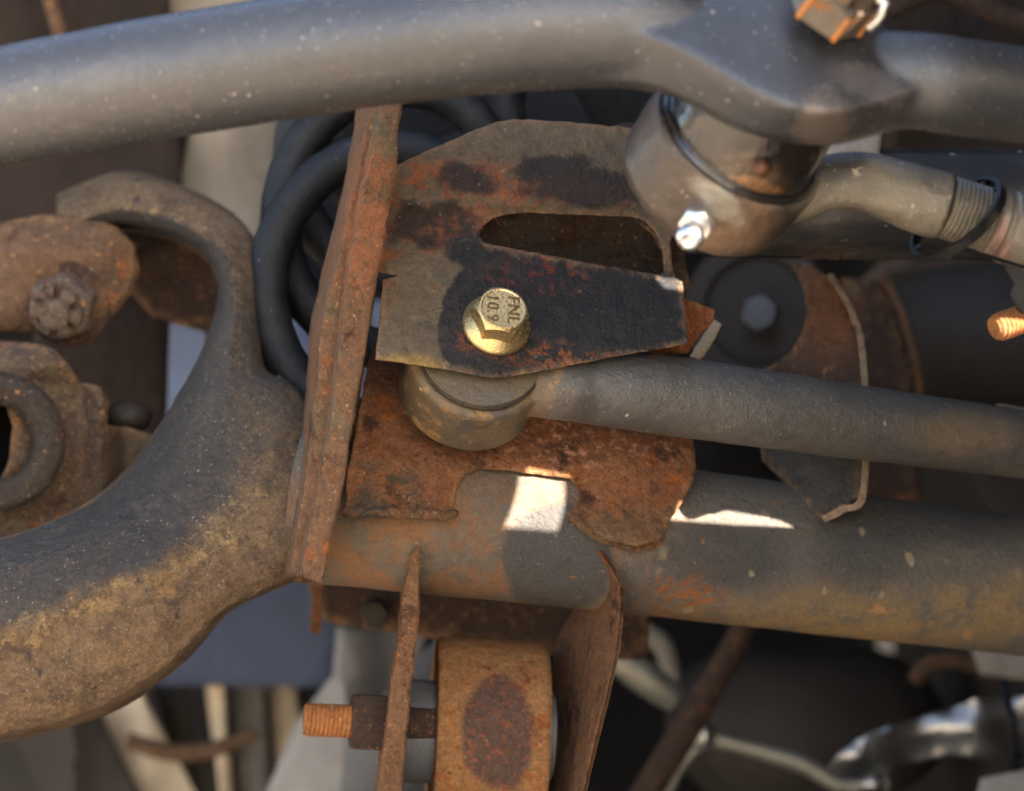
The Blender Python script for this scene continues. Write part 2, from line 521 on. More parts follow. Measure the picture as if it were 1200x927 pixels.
def bracket_extra(m):
    # thick black paint brushed over the bolted face and in patches above
    a = m.blob(700, 365, .0, 160, 82, .025, .26, 90)
    a2 = m.blob(590, 385, 0, 75, 92, .025, .24, 110)
    a3 = m.blob(640, 300, .02, 120, 40, .1, .3, 90)
    b = m.mx(m.mx(a, a2), a3)
    c = m.mx(m.mx(m.blob(655, 200, .035, 48, 22, .2, .75, 110), m.blob(505, 265, .025, 48, 30, .2, .85, 110)),
             m.mx(m.blob(545, 215, .035, 36, 18, .3, .95, 130), m.blob(700, 222, .03, 75, 22, .25, .7, 110)))
    red = m.mx(m.mx(m.blob(520, 212, .03, 90, 20, .5, .9, 90), m.blob(520, 270, .025, 75, 26, .4, .9, 100)),
               m.mx(m.blob(640, 225, .03, 110, 16, .5, 1.0, 120), m.blob(450, 270, .03, 22, 90, .5, .8, 90)))
    m.layer(m.mul(red, m.noise(150, .42, .52, 10, .7, 3)), (.36, .115, .045), .9, amt=.9)
    m.layer(c, (.034, .027, .024), .6, amt=.92)
    m.layer(m.mul(m.blob(545, 275, .025, 62, 22, .3, .9, 100), m.noise(200, .45, .55, 8, .7, 9)), (.24, .085, .04), .9, amt=.8)
    m.layer(b, (.030, .027, .027), .40)
    m.layer(m.mul(b, m.noise(240, .52, .72, 9, .75, 8)), (.085, .076, .07), .6)
    m.layer(m.mul(m.blob(650, 318, .01, 60, 22, .6, .8, 120), m.noise(260, .5, .58, 8, .7, 2)), (.2, .045, .025), .8)
    m.layer(m.mul(m.blob(640, 415, -.01, 90, 14, .6, .8, 120, rot=-8), m.noise(240, .46, .56, 8, .7, 6)), (.28, .09, .035), .8)
    e = m.mul(m.attr('edge'), m.noise(150, .36, .56, 8, .7, 61))
    m.layer(e, (.33, .19, .10), .75, amt=.8)
    m.layer(m.blob(475, 428, -.01, 40, 12, .4, .6, 120), (.38, .24, .08), .8)
def bracket_mat():
    m = Mat('bracket_steel', (.18, .135, .085), .72, .1, .45)
    m.layer(m.noise(45, .45, .7, 9, .65, 1), (.10, .08, .062), .7)
    m.layer(m.noise(110, .60, .70, 9, .7, 6), (.28, .13, .045), .85, amt=.8)
    m.layer(m.noise(200, .62, .72, 7, .7, 16), (.24, .2, .14), .8, amt=.6)
    bracket_extra(m)
    m.vary(240, .6, 1.45)
    m.layer(m.specks(480, .22, .18, 4), (.45, .40, .34), .8, amt=.6)
    m.relief(m.raw(1300, 4, .7, 8), .0016); m.relief(m.raw(420, 7, .7, 1, (1, 1, .6)), .0042); m.relief(m.raw(110, 6, .65, 5), .003)
    return m.done()
M['bracket'] = bracket_mat()
M['inner'] = rusty('inner_plate_steel', (.085, .06, .045), .15, .7, pit=.0005, specks=.05)
M['vplate'] = rusty('strap_rust', (.20, .105, .055), .6, .4, grime=.35, pit=.0006, specks=.35, extra=lambda m: (
    m.layer(m.mul(m.blob(425, 270, 0, 40, 95, .3, .8, 90), m.noise(170, .42, .5, 9, .7, 2)), (.33, .125, .055), .9, amt=.85),))
M['channel'] = rusty('channel_rust', (.29, .115, .05), .8, .5, pit=.0010, specks=.3, extra=lambda m: (
    m.layer(m.mul(m.blob(690, 520, .03, 130, 26, .5, .8, 120), m.noise(240, .52, .6, 8, .7, 5)), (.62, .28, .17), .7),
    m.layer(m.blob(600, 625, .02, 260, 26, .6, .7, 80), (.17, .115, .06), .8, amt=.7),
    m.layer(m.mul(m.blob(440, 590, .0, 60, 40, .6, .8, 80), m.noise(80, .4, .6, 8, .7, 3)), (.1, .08, .055), .8)))
M['redrust'] = rusty('bright_rust', (.33, .10, .03), .8, .3, pit=.0008, specks=.1)

def axle_mat():
    m = Mat('axle_tube_paint', (.135, .118, .100), .55, .1, .45)
    m.layer(m.noise(30, .42, .7, 8, .65, 1, (.6, 1, 1)), (.17, .14, .1), .65)
    # warm rust film on the left part and along the belly
    m.layer(m.mul(m.blob(520, 650, .02, 260, 90, .5, .5, 60), m.noise(60, .36, .58, 9, .7, 4)), (.26, .12, .05), .8, amt=.85)
    m.layer(m.mul(m.blob(930, 748, .07, 400, 46, .7, .6, 50, rot=5), m.noise(90, .30, .56, 9, .7, 6)), (.32, .20, .085), .8)
    m.layer(m.mul(m.blob(800, 700, .05, 40, 30, .5, 1.0, 80), m.noise(200, .47, .56, 9, .7, 6)), (.33, .11, .03), .85)
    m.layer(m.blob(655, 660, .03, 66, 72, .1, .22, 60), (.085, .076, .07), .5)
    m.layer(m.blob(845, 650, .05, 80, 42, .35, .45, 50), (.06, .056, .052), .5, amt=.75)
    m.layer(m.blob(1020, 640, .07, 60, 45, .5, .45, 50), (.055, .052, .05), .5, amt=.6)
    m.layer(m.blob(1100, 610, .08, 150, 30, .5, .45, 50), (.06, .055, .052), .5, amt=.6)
    m.vary(260, .75, 1.25)
    m.layer(m.mul(m.specks(125, .27, .55, 8, (1, 1, .7)), m.blob(960, 670, .08, 260, 85, .5, .5, 40)), (.42, .33, .2), .85, amt=.75)
    m.layer(m.specks(180, .22, .25, 2), (.36, .17, .05), .85, amt=.75)
    m.layer(m.blob(1031, 716, .07, 9, 7, .3, 1.2, 700), (.46, .23, .10), .85)
    m.layer(m.blob(1134, 744, .09, 6, 5, .3, 1.2, 700), (.46, .23, .10), .85)
    m.layer(m.specks(420, .22, .3, 9), (.34, .32, .28), .8, amt=.5)
    m.relief(m.raw(1200, 3, .6, 2), .0010); m.relief(m.raw(420, 7, .7), .0022); m.relief(m.raw(90, 5, .6, 3), .0009, .7)
    return m.done()
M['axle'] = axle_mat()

def yoke_mat():
    m = Mat('cast_yoke', (.225, .142, .078), .72, 0, .4)
    a = m.attr('across')
    n = m.math('MULTIPLY', m.math('SUBTRACT', m.raw(70, 8, .65, 2), .5), 1.1)
    up = m.ramp(m.math('ADD', a, n), 1.75, 2.25, inv=True)       # grime on the side that faces up
    m.layer(m.noise(50, .4, .65, 9, .7, 6), (.13, .078, .045), .8)
    m.layer(m.noise(75, .54, .72, 9, .7, 9), (.34, .19, .065), .85, amt=.8)
    m.layer(m.noise(60, .60, .68, 9, .7, 19), (.055, .045, .04), .7)
    m.layer(m.noise(70, .62, .66, 10, .75, 29, (1, 1, 1.6)), (.52, .38, .17), .85, amt=.9)
    band = m.mul(m.ramp(m.math('ADD', a, n), 1.95, 2.1), m.ramp(m.math('ADD', a, n), 2.15, 2.6, inv=True))
    m.layer(m.mul(band, m.noise(150, .50, .58, 10, .75, 41)), (.46, .30, .12), .85, amt=.6)
    m.layer(up, (.062, .055, .052), .62)
    m.layer(m.blob(275, 450, .05, 75, 120, .5, .5, 60), (.085, .072, .06), .7, amt=.8)
    m.layer(m.mul(up, m.noise(130, .5, .7, 8, .7, 3)), (.10, .078, .062), .7)
    m.vary(380, .45, 1.6)
    m.layer(m.specks(700, .30, .45, 3), (.34, .32, .30), .7, amt=.7)
    m.layer(m.specks(260, .16, .20, 13), (.40, .28, .16), .8, amt=.7)
    m.layer(m.specks(150, .16, .2, 23), (.03, .025, .02), .8, amt=.8)
    m.relief(m.raw(1200, 4, .7, 8), .0022); m.relief(m.raw(420, 8, .75), .0055); m.relief(m.raw(120, 6, .65, 5), .004)
    return m.done()
M['yoke'] = yoke_mat()
M['knuckle'] = rusty('knuckle_cast', (.125, .082, .055), .42, .3, grime=.3, pit=.0009, specks=.25)
M['knuckle2'] = rusty('knuckle_cast_dark', (.06, .045, .036), .2, .4, pit=.0009, specks=.25)
M['oldlink'] = rusty('old_link_rust', (.16, .09, .05), .42, .5, pit=.0006, specks=.05, sc=.7)
M['oldnut'] = rusty('old_nut', (.16, .115, .085), .25, .3, pit=.0006, specks=.05)
M['lca'] = rusty('bushing_shell_rust', (.40, .19, .07), .85, .05, pit=.0006, specks=.15, sc=1.2, extra=lambda m: (
    m.layer(m.blob(582, 862, .04, 42, 66, .12, .2, 120), (.11, .063, .05), .75, amt=.9),
    m.layer(m.mul(m.blob(582, 862, .04, 42, 66, .12, .2, 120), m.noise(300, .52, .6, 6, .7, 2)), (.3, .10, .05), .8)))
M['tab'] = rusty('arm_tab_rust', (.24, .115, .055), .55, .45, pit=.0009, specks=.3)
M['thread'] = rusty('rusty_thread', (.34, .13, .04), .6, .2, pit=.0003, specks=.1)
M['darkrust'] = rusty('rust_brown', (.065, .036, .024), .3, .5, pit=.0005, specks=.1)
M['sleeve'] = plain('grey_sleeve', (.10, .10, .105), .5, .2)
M['rubber'] = plain('black_rubber', (.018, .018, .020), .55, 0, .3, 90)
M['spring'] = rod_mat('coil_paint', (.007, .007, .008), .5, .10, .15, dust=.08, metal=0, spec=.3)
M['hole'] = plain('opening_shade', (.006, .006, .006), .9)  # near-black colour painted in for the shade inside openings

def joint_mat():
    m = Mat('joint_housing_steel', (.068, .052, .042), .36, .4, .5)
    m.layer(m.noise(55, .4, .65, 9, .65, 2), (.085, .058, .042), .4)
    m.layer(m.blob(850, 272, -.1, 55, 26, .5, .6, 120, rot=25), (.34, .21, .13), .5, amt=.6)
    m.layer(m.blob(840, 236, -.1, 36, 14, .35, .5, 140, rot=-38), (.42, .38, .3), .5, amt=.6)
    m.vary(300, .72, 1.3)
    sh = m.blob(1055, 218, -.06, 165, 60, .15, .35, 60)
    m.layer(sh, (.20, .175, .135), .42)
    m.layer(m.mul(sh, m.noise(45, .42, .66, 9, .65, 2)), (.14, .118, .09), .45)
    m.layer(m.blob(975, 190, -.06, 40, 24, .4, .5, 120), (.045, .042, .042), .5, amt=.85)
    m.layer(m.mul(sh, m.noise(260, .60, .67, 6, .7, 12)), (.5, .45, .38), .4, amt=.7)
    m.layer(m.noise(330, .60, .67, 6, .7, 12), (.26, .16, .10), .5, amt=.6)
    m.layer(m.specks(480, .25, .2, 4), (.5, .42, .34), .5, amt=.5)
    m.relief(m.raw(900, 4, .65), .0005); m.relief(m.raw(300, 6, .6), .0007)
    return m.done(.25, .25)
M['joint'] = joint_mat()
def shank_mat():
    m = Mat('forged_shank', (.20, .175, .135), .42, .4, .5)
    m.layer(m.noise(45, .42, .66, 9, .65, 2), (.15, .125, .095), .45)
    m.layer(m.blob(1085, 235, -.09, 34, 24, .7, .9, 150), (.36, .31, .24), .45, amt=.4)
    m.layer(m.blob(975, 195, -.1, 34, 22, .4, .5, 120), (.05, .045, .045), .5, amt=.8)
    m.vary(280, .78, 1.25)
    m.layer(m.noise(260, .64, .69, 6, .7, 12), (.5, .45, .38), .4, amt=.7)
    m.relief(m.raw(900, 4, .65), .0004); m.relief(m.raw(300, 6, .6), .0006)
    return m.done(.15, .3)
M['shank'] = shank_mat()
def cap_mat():
    m = Mat('oily_cap', (.035, .027, .023), .2, .35, .6)
    m.layer(m.noise(40, .34, .56, 6, .6, 7), (.018, .014, .012), .12)
    m.layer(m.blob(890, 195, -.13, 48, 18, .5, .7, 90, rot=-18), (.20, .13, .08), .28, amt=.6)
    m.layer(m.blob(905, 213, -.13, 45, 8, .4, .7, 90, rot=-14), (.33, .17, .08), .3, amt=.8)
    m.vary(150, .8, 1.2)
    m.relief(m.raw(75, 5, .55), .0045, .8)
    return m.done(.8, .08)
M['cap'] = cap_mat()
M['bead'] = plain('grease_bead', (.11, .05, .03), .15, .2, .2)
M['seal'] = Mat('oily_seal', (.045, .038, .036), .2, .6); M['seal'].relief(M['seal'].raw(180, 6, .65), .0012); M['seal'] = M['seal'].done(.8, .1)
M['zerk'] = plain('zinc_fitting', (.72, .72, .72), .22, .9, .1, 200, .0001)
M['clip'] = plain('black_spring_clip', (.02, .02, .02), .35, .6)
M['nut'] = Mat('castle_nut_steel', (.15, .125, .10), .45, .5)
M['nut'].layer(M['nut'].noise(120, .5, .62, 8, .7), (.30, .12, .04), .7)
M['nut'].vary(200, .75, 1.25).relief(M['nut'].raw(400, 5), .0003); M['nut'] = M['nut'].done()
M['nutedge'] = plain('nut_edge_rust', (.50, .19, .05), .7, 0, .3, 200)
M['pin'] = plain('cotter_pin_steel', (.70, .68, .64), .3, .8, .1)
M['bolt'] = Mat('yellow_zinc', (.66, .48, .23), .27, .9)
M['bolt'].layer(M['bolt'].noise(260, .5, .68, 8, .7, 3), (.46, .38, .22), .42)
M['bolt'].layer(M['bolt'].noise(700, .60, .68, 5, .7, 8), (.20, .13, .06), .6, amt=.75)
M['bolt'].relief(M['bolt'].raw(900, 5, .6), .00022); M['bolt'] = M['bolt'].done()
M['mark'] = plain('stamp_recess', (.13, .09, .04), .5, .5, .2, 300)
M['stab'] = Mat('gloss_black_tube', (.028, .027, .028), .16, .1, .6)
M['stab'].layer(M['stab'].noise(35, .42, .66, 8, .65, 3, (.4, 1, 1)), (.10, .082, .062), .42, amt=.75)
M['stab'].layer(M['stab'].specks(140, .25, .35, 3), (.3, .26, .2), .6, amt=.7); M['stab'] = M['stab'].done(.4, .1)
M['bgdark'] = plain('underbody_black', (.006, .0052, .005), .7, 0, .5, 14, .002)
M['bgbrown'] = plain('underbody_brown', (.022, .014, .011), .7, 0, .5, 18, .002)
M['beige'] = plain('dusty_beige', (.30, .25, .195), .6, 0, .35, 25, .001)
M['blue'] = plain('blue_grey_backdrop', (.16, .20, .32), .5, 0, .25, 12, .001)  # backdrop blue, also stands in for sky between the coils
M['slate'] = plain('slate_blue_paint', (.05, .062, .10), .5, 0, .35, 16, .001)
M['grey'] = plain('grey_paint', (.22, .205, .19), .5, 0, .35, 16, .001)
M['greydk'] = plain('charcoal_paint', (.034, .028, .024), .6, 0, .4, 16, .001)
M['chrome'] = plain('bright_metal', (.50, .47, .44), .36, 1, .25, 12, .0004)
M['alu'] = plain('dull_aluminium', (.28, .26, .21), .4, .6, .35, 30, .001)
def ground_mat():
    m = Mat('sandy_ground', (.40, .33, .25), .9)
    m.layer(m.noise(6, .4, .6, 8, .65), (.30, .25, .19), .9); m.vary(60, .8, 1.2)
    m.relief(m.raw(90, 8, .7), .01); return m.done()
M['ground'] = ground_mat()

# ------------------------------------------------------------------ setting
bm = bmesh.new(); s_ = 60
bm.faces.new([bm.verts.new(p) for p in ((-s_, -s_, 0), (s_, -s_, 0), (s_, s_, 0), (-s_, s_, 0))])
g = obj('ground', bm, M['ground'], None, 0); g['kind'] = 'structure'
g = obj('underbody_wall', box_bm((-.9, .80, .003), (.7, .84, 1.0)), M['bgdark'], None, 0)  # near-black backdrop that closes the view
g['kind'] = 'structure'; tag(g, 'dark backing wall closing the view behind all the suspension parts', 'underbody')
g = obj('floor_pan', box_bm((-.9, .22, .82), (.7, .798, .86)), M['bgbrown'], None, 0)
tag(g, 'dark brown floor pan above the suspension, out of the picture at the top', 'floor pan'); g['kind'] = 'structure'

def bgsheet(name, label, cat, contour, y, mat, slope=(0, 0), thick=.012, bulge=None, parent=None, rough=.001, bev=4, jit=1.0, step=14):
    cx = sum(p[0] for p in contour)/len(contour); cy = sum(p[1] for p in contour)/len(contour)
    def f(px, py):
        v = y + slope[0]*(px-cx)*U + slope[1]*(py-cy)*U
        if bulge:
            v -= bulge[0]*math.exp(-((px-cx)/bulge[1])**2-((py-cy)/bulge[2])**2)
        return v
    b = sheet_bm(contour, f, thick, step=step, bev=bev, jit=jit, rough=rough, rf=25)
    o = obj(name, b, M[mat] if isinstance(mat, str) else mat, parent, 50)
    if label: tag(o, label, cat)
    return o

# ================================================================== foreground things
# ---- axle tube
ax = thing('axle_tube', 'long round axle tube with grey paint, ochre film and pale spatter', 'axle', W(830, 642, .075))
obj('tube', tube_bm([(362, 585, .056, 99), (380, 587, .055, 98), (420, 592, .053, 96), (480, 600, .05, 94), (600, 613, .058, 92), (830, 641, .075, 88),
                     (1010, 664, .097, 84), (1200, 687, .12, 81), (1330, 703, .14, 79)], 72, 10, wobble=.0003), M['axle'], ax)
# weld bead where the channel is joined to the tube
wb = bmesh.new()
for i in range(26):
    t = i/25; px = 408 + 122*t; py = 599 + 5*t + 2*math.sin(i*1.7)
    c = W(px, py, .004 + (px-430)*U*.3 + .004)
    for v in bmesh.ops.create_icosphere(wb, subdivisions=2, radius=.0021)['verts']:
        v.co = Vector((v.co.x*1.3, v.co.y*.8, v.co.z*.8)); v.co += c + v.co.normalized()*wob(v.co+c, .0006, 500)
obj('weld_bead', wb, M['channel'], ax, 60)

# ---- yoke (cast C) on the left
yk = thing('axle_yoke', 'big curved cast yoke with dark speckled top and ochre underside at the left', 'yoke', W(200, 700, .05))
st = [  # inner edge, ridge, outer edge
 ((60, 300), (66, 262), (72, 232)), ((130, 268), (138, 238), (146, 206)), ((190, 275), (204, 252), (222, 224)), ((234, 296), (254, 280), (284, 262)),
 ((252, 322), (276, 314), (306, 308)), ((255, 352), (284, 356), (308, 375)), ((238, 405), (281, 415), (309, 418)), ((222, 440), (286, 441), (316, 436)), ((208, 463), (292, 465), (345, 449)),
 ((186, 502), (310, 512), (368, 490)), ((150, 552), (322, 572), (390, 560)), ((110, 588), (285, 640), (392, 650)), ((62, 612), (232, 668), (310, 694)),
 ((10, 630), (165, 705), (264, 719)), ((-50, 643), (85, 748), (210, 776)), ((-120, 655), (0, 780), (122, 834)), ((-190, 660), (-90, 800), (0, 866)), ((-260, 665), (-180, 815), (-120, 882))]
n_ = len(st)
yr = [.135, .125, .11, .092, .077, .07, .06, .055, .047, .04, .03, .022, .015, .01, .008, .006, .006, .006]
I0 = [(s[0][0]+3, s[0][1]+4, yr[i]+.055) for i, s in enumerate(st)]
I1 = [(s[0][0], s[0][1], yr[i]+.03) for i, s in enumerate(st)]
I2 = [((s[0][0]*.72+s[1][0]*.28), (s[0][1]*.72+s[1][1]*.28), yr[i]+.004) for i, s in enumerate(st)]
I3 = [((s[0][0]*.25+s[1][0]*.75), (s[0][1]*.25+s[1][1]*.75), yr[i]-.004) for i, s in enumerate(st)]
I4 = [((s[1][0]*.5+s[2][0]*.5), (s[1][1]*.5+s[2][1]*.5), yr[i]+.0015) for i, s in enumerate(st)]
I5 = [((s[1][0]*.08+s[2][0]*.92), (s[1][1]*.08+s[2][1]*.92), yr[i]+.010) for i, s in enumerate(st)]
I6 = [(s[2][0], s[2][1], yr[i]+.03) for i, s in enumerate(st)]
I7 = [(s[2][0]-5, s[2][1]-4, yr[i]+.06) for i, s in enumerate(st)]
# order round the section: first the grimy upper face (across < 2), then the warm lower face
obj('casting', loft_bm([I1, I2, I3, I4, I5, I6, I7, I0], 22, 12, .0011, 60, 'across', .42), M['yoke'], yk, 60)

# ---- coil spring behind the strap
sp = thing('coil_spring', 'black coil spring with thick turns behind the tall rusty strap', 'spring', W(430, 350, .16))
axv = (W(487, 40, .20) - W(440, 365, .075)); L_ = axv.length; axn = axv.normalized()
e1 = axn.cross(Vector((0, 0, 1))).normalized(); e2 = axn.cross(e1)
path = []
turns = 4.6; N_ = int(turns*28)
rc = .0445
for i in range(N_+1):
    t = i/N_; a = 5.3 - 2*math.pi*turns*t
    c = W(440, 362, .075) + axv*t*1.05
    q = c + (Vector((1, 0, 0))*math.cos(a)*rc + Vector((0, .15, 1)).normalized()*math.sin(a)*rc*1.08)
    path.append((q.x, q.y, q.z, .0084))
obj('coil', tube_bm(path, 20, 1, px=False), M['spring'], sp)
# bucket wall behind, and a pale blue sheet in place of sky
o = obj('spring_bucket', sheet_bm([(332, 140), (420, 112), (560, 104), (760, 104), (760, 170), (640, 175), (560, 200), (470, 330), (420, 350), (340, 330), (298, 292)], lambda px, py: .285, .006, step=12, bev=3),
        plain('bucket_black', (.006, .007, .010), .6), None, 50)
tag(o, 'blackish blue spring bucket wall seen behind the upper coil turns', 'spring seat')
o = bgsheet('sky_stand_in', 'pale blue sheet standing in for sky in the gaps of the coil spring', 'backdrop',
            [(345, 300), (400, 285), (430, 300), (440, 450), (400, 470), (360, 430), (340, 380)], .33, 'blue', thick=.03)

# ---- bracket with the long slot and the bolted face
YB = lambda px, py: ((px-581)*.2 - (py-383)*.48)/.85*U
def fB(px, py):
    if py >= 247: return YB(px, py)
    b = YB(px, 247)
    t = min(1, (247-py)/7)
    return b - .0022*math.sin(t*math.pi/2) + (247-py)*U*.30
BRK = [(464, 193), (512, 172), (560, 151), (582, 143), (602, 140), (640, 141), (745, 150), (800, 158), (800, 250), (785, 285), (789, 318), (793, 326), (800, 330),
       (807, 403), (720, 418), (640, 434), (600, 441), (575, 443), (510, 431), (440, 421), (449, 328), (467, 323), (440, 318), (447, 262)]
HOLE = [(561, 276), (566, 266), (576, 257), (592, 251), (612, 249), (740, 254), (756, 259), (768, 272), (777, 294), (778, 319), (772, 322), (690, 308), (600, 291), (566, 285)]
br = thing('track_bar_bracket', 'bent steel bracket with long slot, part black, part rusty, under the yellow bolt', 'bracket', W(575, 440, 0))
obj('face_plate', sheet_bm(BRK, fB, .0046, [HOLE], 6, 1.8, 1.1, rough=.00028, rf=160), M['bracket'], br, 40)
obj('inner_plate', sheet_bm([(530, 225), (790, 235), (810, 340), (540, 330)], lambda px, py: .045+(px-600)*U*.25, .004, step=12, rough=.0005), M['inner'], br)
# rim of the slot returning inwards
obj('slot_lip', sheet_bm([(745, 252), (770, 262), (786, 290), (789, 326), (778, 322), (776, 296), (764, 274), (742, 258)], lambda px, py: YB(px, py)+.0052, .02, step=6), M['inner'], br)

# ---- tall strap
vp = thing('reinforcement_strap', 'tall narrow rusty steel strap standing on edge, in front of the coil spring', 'strap', W(365, 670, 0))
obj('plate', bar_bm([(446, 118), (430, 200), (411, 300), (398, 400), (386, 500), (370, 590), (352, 668), (351, 672)],
                    [(473, 118), (462, 205), (447, 295), (430, 400), (413, 500), (397, 590), (379, 676), (378, 679)], -.014, .045, (-22, 0), 12, 3.0, .0005), M['vplate'], vp, 50)
obj('weld_seam', weld_bm([(444, 200, .012), (440, 245, .012), (436, 290, .012), (434, 318, .012)], .0022), M['vplate'], vp, 60)
obj('back_flange', bar_bm([(434, 118), (420, 200), (402, 280), (380, 370), (372, 450), (358, 560), (341, 660), (341, 672)],
                    [(452, 118), (436, 200), (418, 300), (404, 400), (391, 500), (375, 590), (357, 664), (357, 674)], -.002, .06, (-14, 0), 12, 2, .0004), M['vplate'], vp, 50)

# ---- rusty channel
def fR(px, py):
    d = max(0, (548-py))*U
    lip = max(0, py-590)*U*.1
    lip -= max(0, min(90, 590-py))*U*.36 + .0075
    lip += min(45, max(0, py-588))*U*.36 + .0045*min(1, max(0, (px-685)/50))
    return .004 + (px-430)*U*.3 + d*d/(2*.030) - lip - .0018*math.exp(-((py-548)/22)**2)
CH = [(436, 400), (640, 410), (800, 470), (812, 512), (816, 545), (813, 562), (800, 588), (788, 606), (773, 634), (745, 641), (712, 633), (690, 622),
      (664, 604), (672, 590), (678, 575), (668, 561), (600, 552), (560, 550), (546, 555), (536, 570), (533, 590), (524, 606), (470, 604), (404, 598), (406, 560), (418, 500)]
ch = thing('axle_channel', 'heavily rusted folded channel under the bushing, notched around the sunlit spot', 'channel', W(600, 600, .02))
obj('sheet', sheet_bm(CH, fR, .0042, [], 6, 2.6, 1.6, rough=.0007, rf=140), M['channel'], ch, 50)
o = obj('rust_flange', sheet_bm([(770, 340), (804, 350), (838, 363), (836, 376), (822, 392), (806, 414), (760, 416)], lambda px, py: .035+(px-800)*U*.3, .005, step=6, bev=2, rough=.0005), M['redrust'], ch, 50)
o = obj('inner_wall', sheet_bm([(430, 330), (442, 330), (420, 480), (404, 590), (396, 590), (404, 480)], lambda px, py: .03, .01, step=10), M['darkrust'], ch)
o = bgsheet('pale_tab', 'small pale tab sticking out behind the bright rusty flange, right of the black plate', 'tab', [(808, 418), (836, 374), (846, 380), (832, 408), (820, 422)], .06, 'beige', thick=.004, step=6, bev=1.5)

# ---- track bar
tb = thing('track_bar', 'dark grey round track bar running right from the bushing below the black plate', 'track bar', W(548, 528, .03))
BAR = tube_bm([(588, 452, .022, 30), (625, 455, .012, 33), (655, 456, .010, 37), (690, 456, .016, 41), (740, 459, .020, 45), (800, 466, .026, 47), (900, 480, .035, 45.5), (1000, 494, .052, 44), (1200, 521, .085, 40), (1330, 539, .11, 38)], 56, 8, wobble=.00015)
NB = Vector((.2, -.85, .48)).normalized()
Bc = W(581, 383, YB(581, 383))
def bax(t): return Bc + NB*t          # point on the bolt axis; t=0 on the bracket face
cyl = W(546, 460, .028)
ex_ = NB
def eye_mat():
    m = Mat('bushing_eye_steel', (.12, .085, .048), .55, .2, .5)
    m.layer(m.noise(40, .42, .62, 8, .65, 3), (.10, .085, .066), .5)
    m.layer(m.noise(150, .60, .7, 8, .7, 5), (.30, .17, .05), .8)
    m.layer(m.blob(500, 470, .02, 40, 50, .5, .4, 60), (.13, .095, .045), .6, amt=.6)
    m.vary(260, .8, 1.2); m.layer(m.specks(300, .25, .25, 3), (.5, .36, .15), .8, amt=.6)
    m.relief(m.raw(480, 6, .65), .0005); return m.done()
M['eye'] = eye_mat()
M['packed'] = plain('packed_dirt', (.055, .042, .03), .9, 0, .4, 120, .001)
r0 = .0262
Lm = (Bc - cyl).dot(NB) - .0056     # room up to the back of the plate
EYE = lathe_bm(cyl, NB, [(0, r0*.90), (.0012, r0*.97), (.003, r0), (Lm-.007, r0), (Lm-.005, r0*.985), (Lm-.004, r0*.93), (Lm-.004, r0*.2)], 72)
obj('bar', fuse([BAR, EYE], .0009, 4, .00022, 90), M['track'], tb, 60)
obj('rubber', lathe_bm(cyl + NB*.002, NB, [(0, r0*.6), (Lm-.004, r0*.90), (Lm-.0034, r0*.885), (Lm-.0032, r0*.5), (0, r0*.5)], 56), M['packed'], tb)
obj('inner_sleeve', lathe_bm(cyl + NB*.004, NB, [(-.004, r0*.55), (Lm-.011, r0*.82), (Lm-.0062, r0*.875), (Lm-.0046, r0*.86), (Lm-.0045, r0*.74), (Lm-.0042, r0*.4)], 48), M['eye'], tb)

# ---- flange bolt with its marking
bt = thing('flange_bolt', 'yellow zinc hex flange bolt marked FNL 10.9 in the middle of the black plate', 'bolt', Bc)
right = (Vector((1, 0, 0)) - NB*NB.x).normalized(); down = NB.cross(right); 
if down.z > 0: down = -down
tilt = R(5)
exh = right*math.cos(tilt) + down*math.sin(tilt)
fr = RP(41, 0)
obj('flange', lathe_bm(bax(.0004), NB, [(0, fr*.97), (.0008, fr), (.0018, fr*.99), (.0024, fr*.955), (.0042, fr*.80), (.0052, fr*.72), (.0056, fr*.4)], 72), M['bolt'], bt, 30)
hr = RP(33.5, 0); hh = .0090
obj('hex_head', hex_bm(bax(.0040), NB, exh, hr, hh, cham=.16), M['bolt'], bt, 25)
ht = bax(.0040 + hh)
obj('face_ring', lathe_bm(ht, NB, [(-.0005, hr*.80), (.00025, hr*.80), (.0003, hr*.78), (.0003, hr*.74), (-.0002, hr*.70)], 60, cap=False), M['bolt'], bt, 60)
def text_obj(body, centre, xd, yd, size, parent):
    cu = bpy.data.curves.new('marking', 'FONT'); cu.body = body; cu.size = size; cu.align_x = 'CENTER'; cu.align_y = 'CENTER'
    cu.extrude = .00018; cu.offset = .00002; cu.space_character = 1.08
    t = bpy.data.objects.new('tmp', cu); COL.objects.link(t)
    dg = bpy.context.evaluated_depsgraph_get(); me = bpy.data.meshes.new_from_object(t.evaluated_get(dg))
    bpy.data.objects.remove(t)
    z = xd.cross(yd)
    Mx = Matrix((xd, yd, z)).transposed().to_4x4(); Mx.translation = centre
    me.transform(Mx); me.materials.clear(); me.materials.append(M['mark'])
    o = bpy.data.objects.new('marking', me); COL.objects.link(o); o.parent = parent; o.location = -wpos(parent)
    return o
text_obj('FNL', ht + right*RP(12, 0) + down*RP(.5, 0) + NB*.00016, down, right, .0064, bt)
text_obj('10.9', ht - right*RP(12.5, 0) + down*RP(.5, 0) + NB*.00016, down, right, .0062, bt)

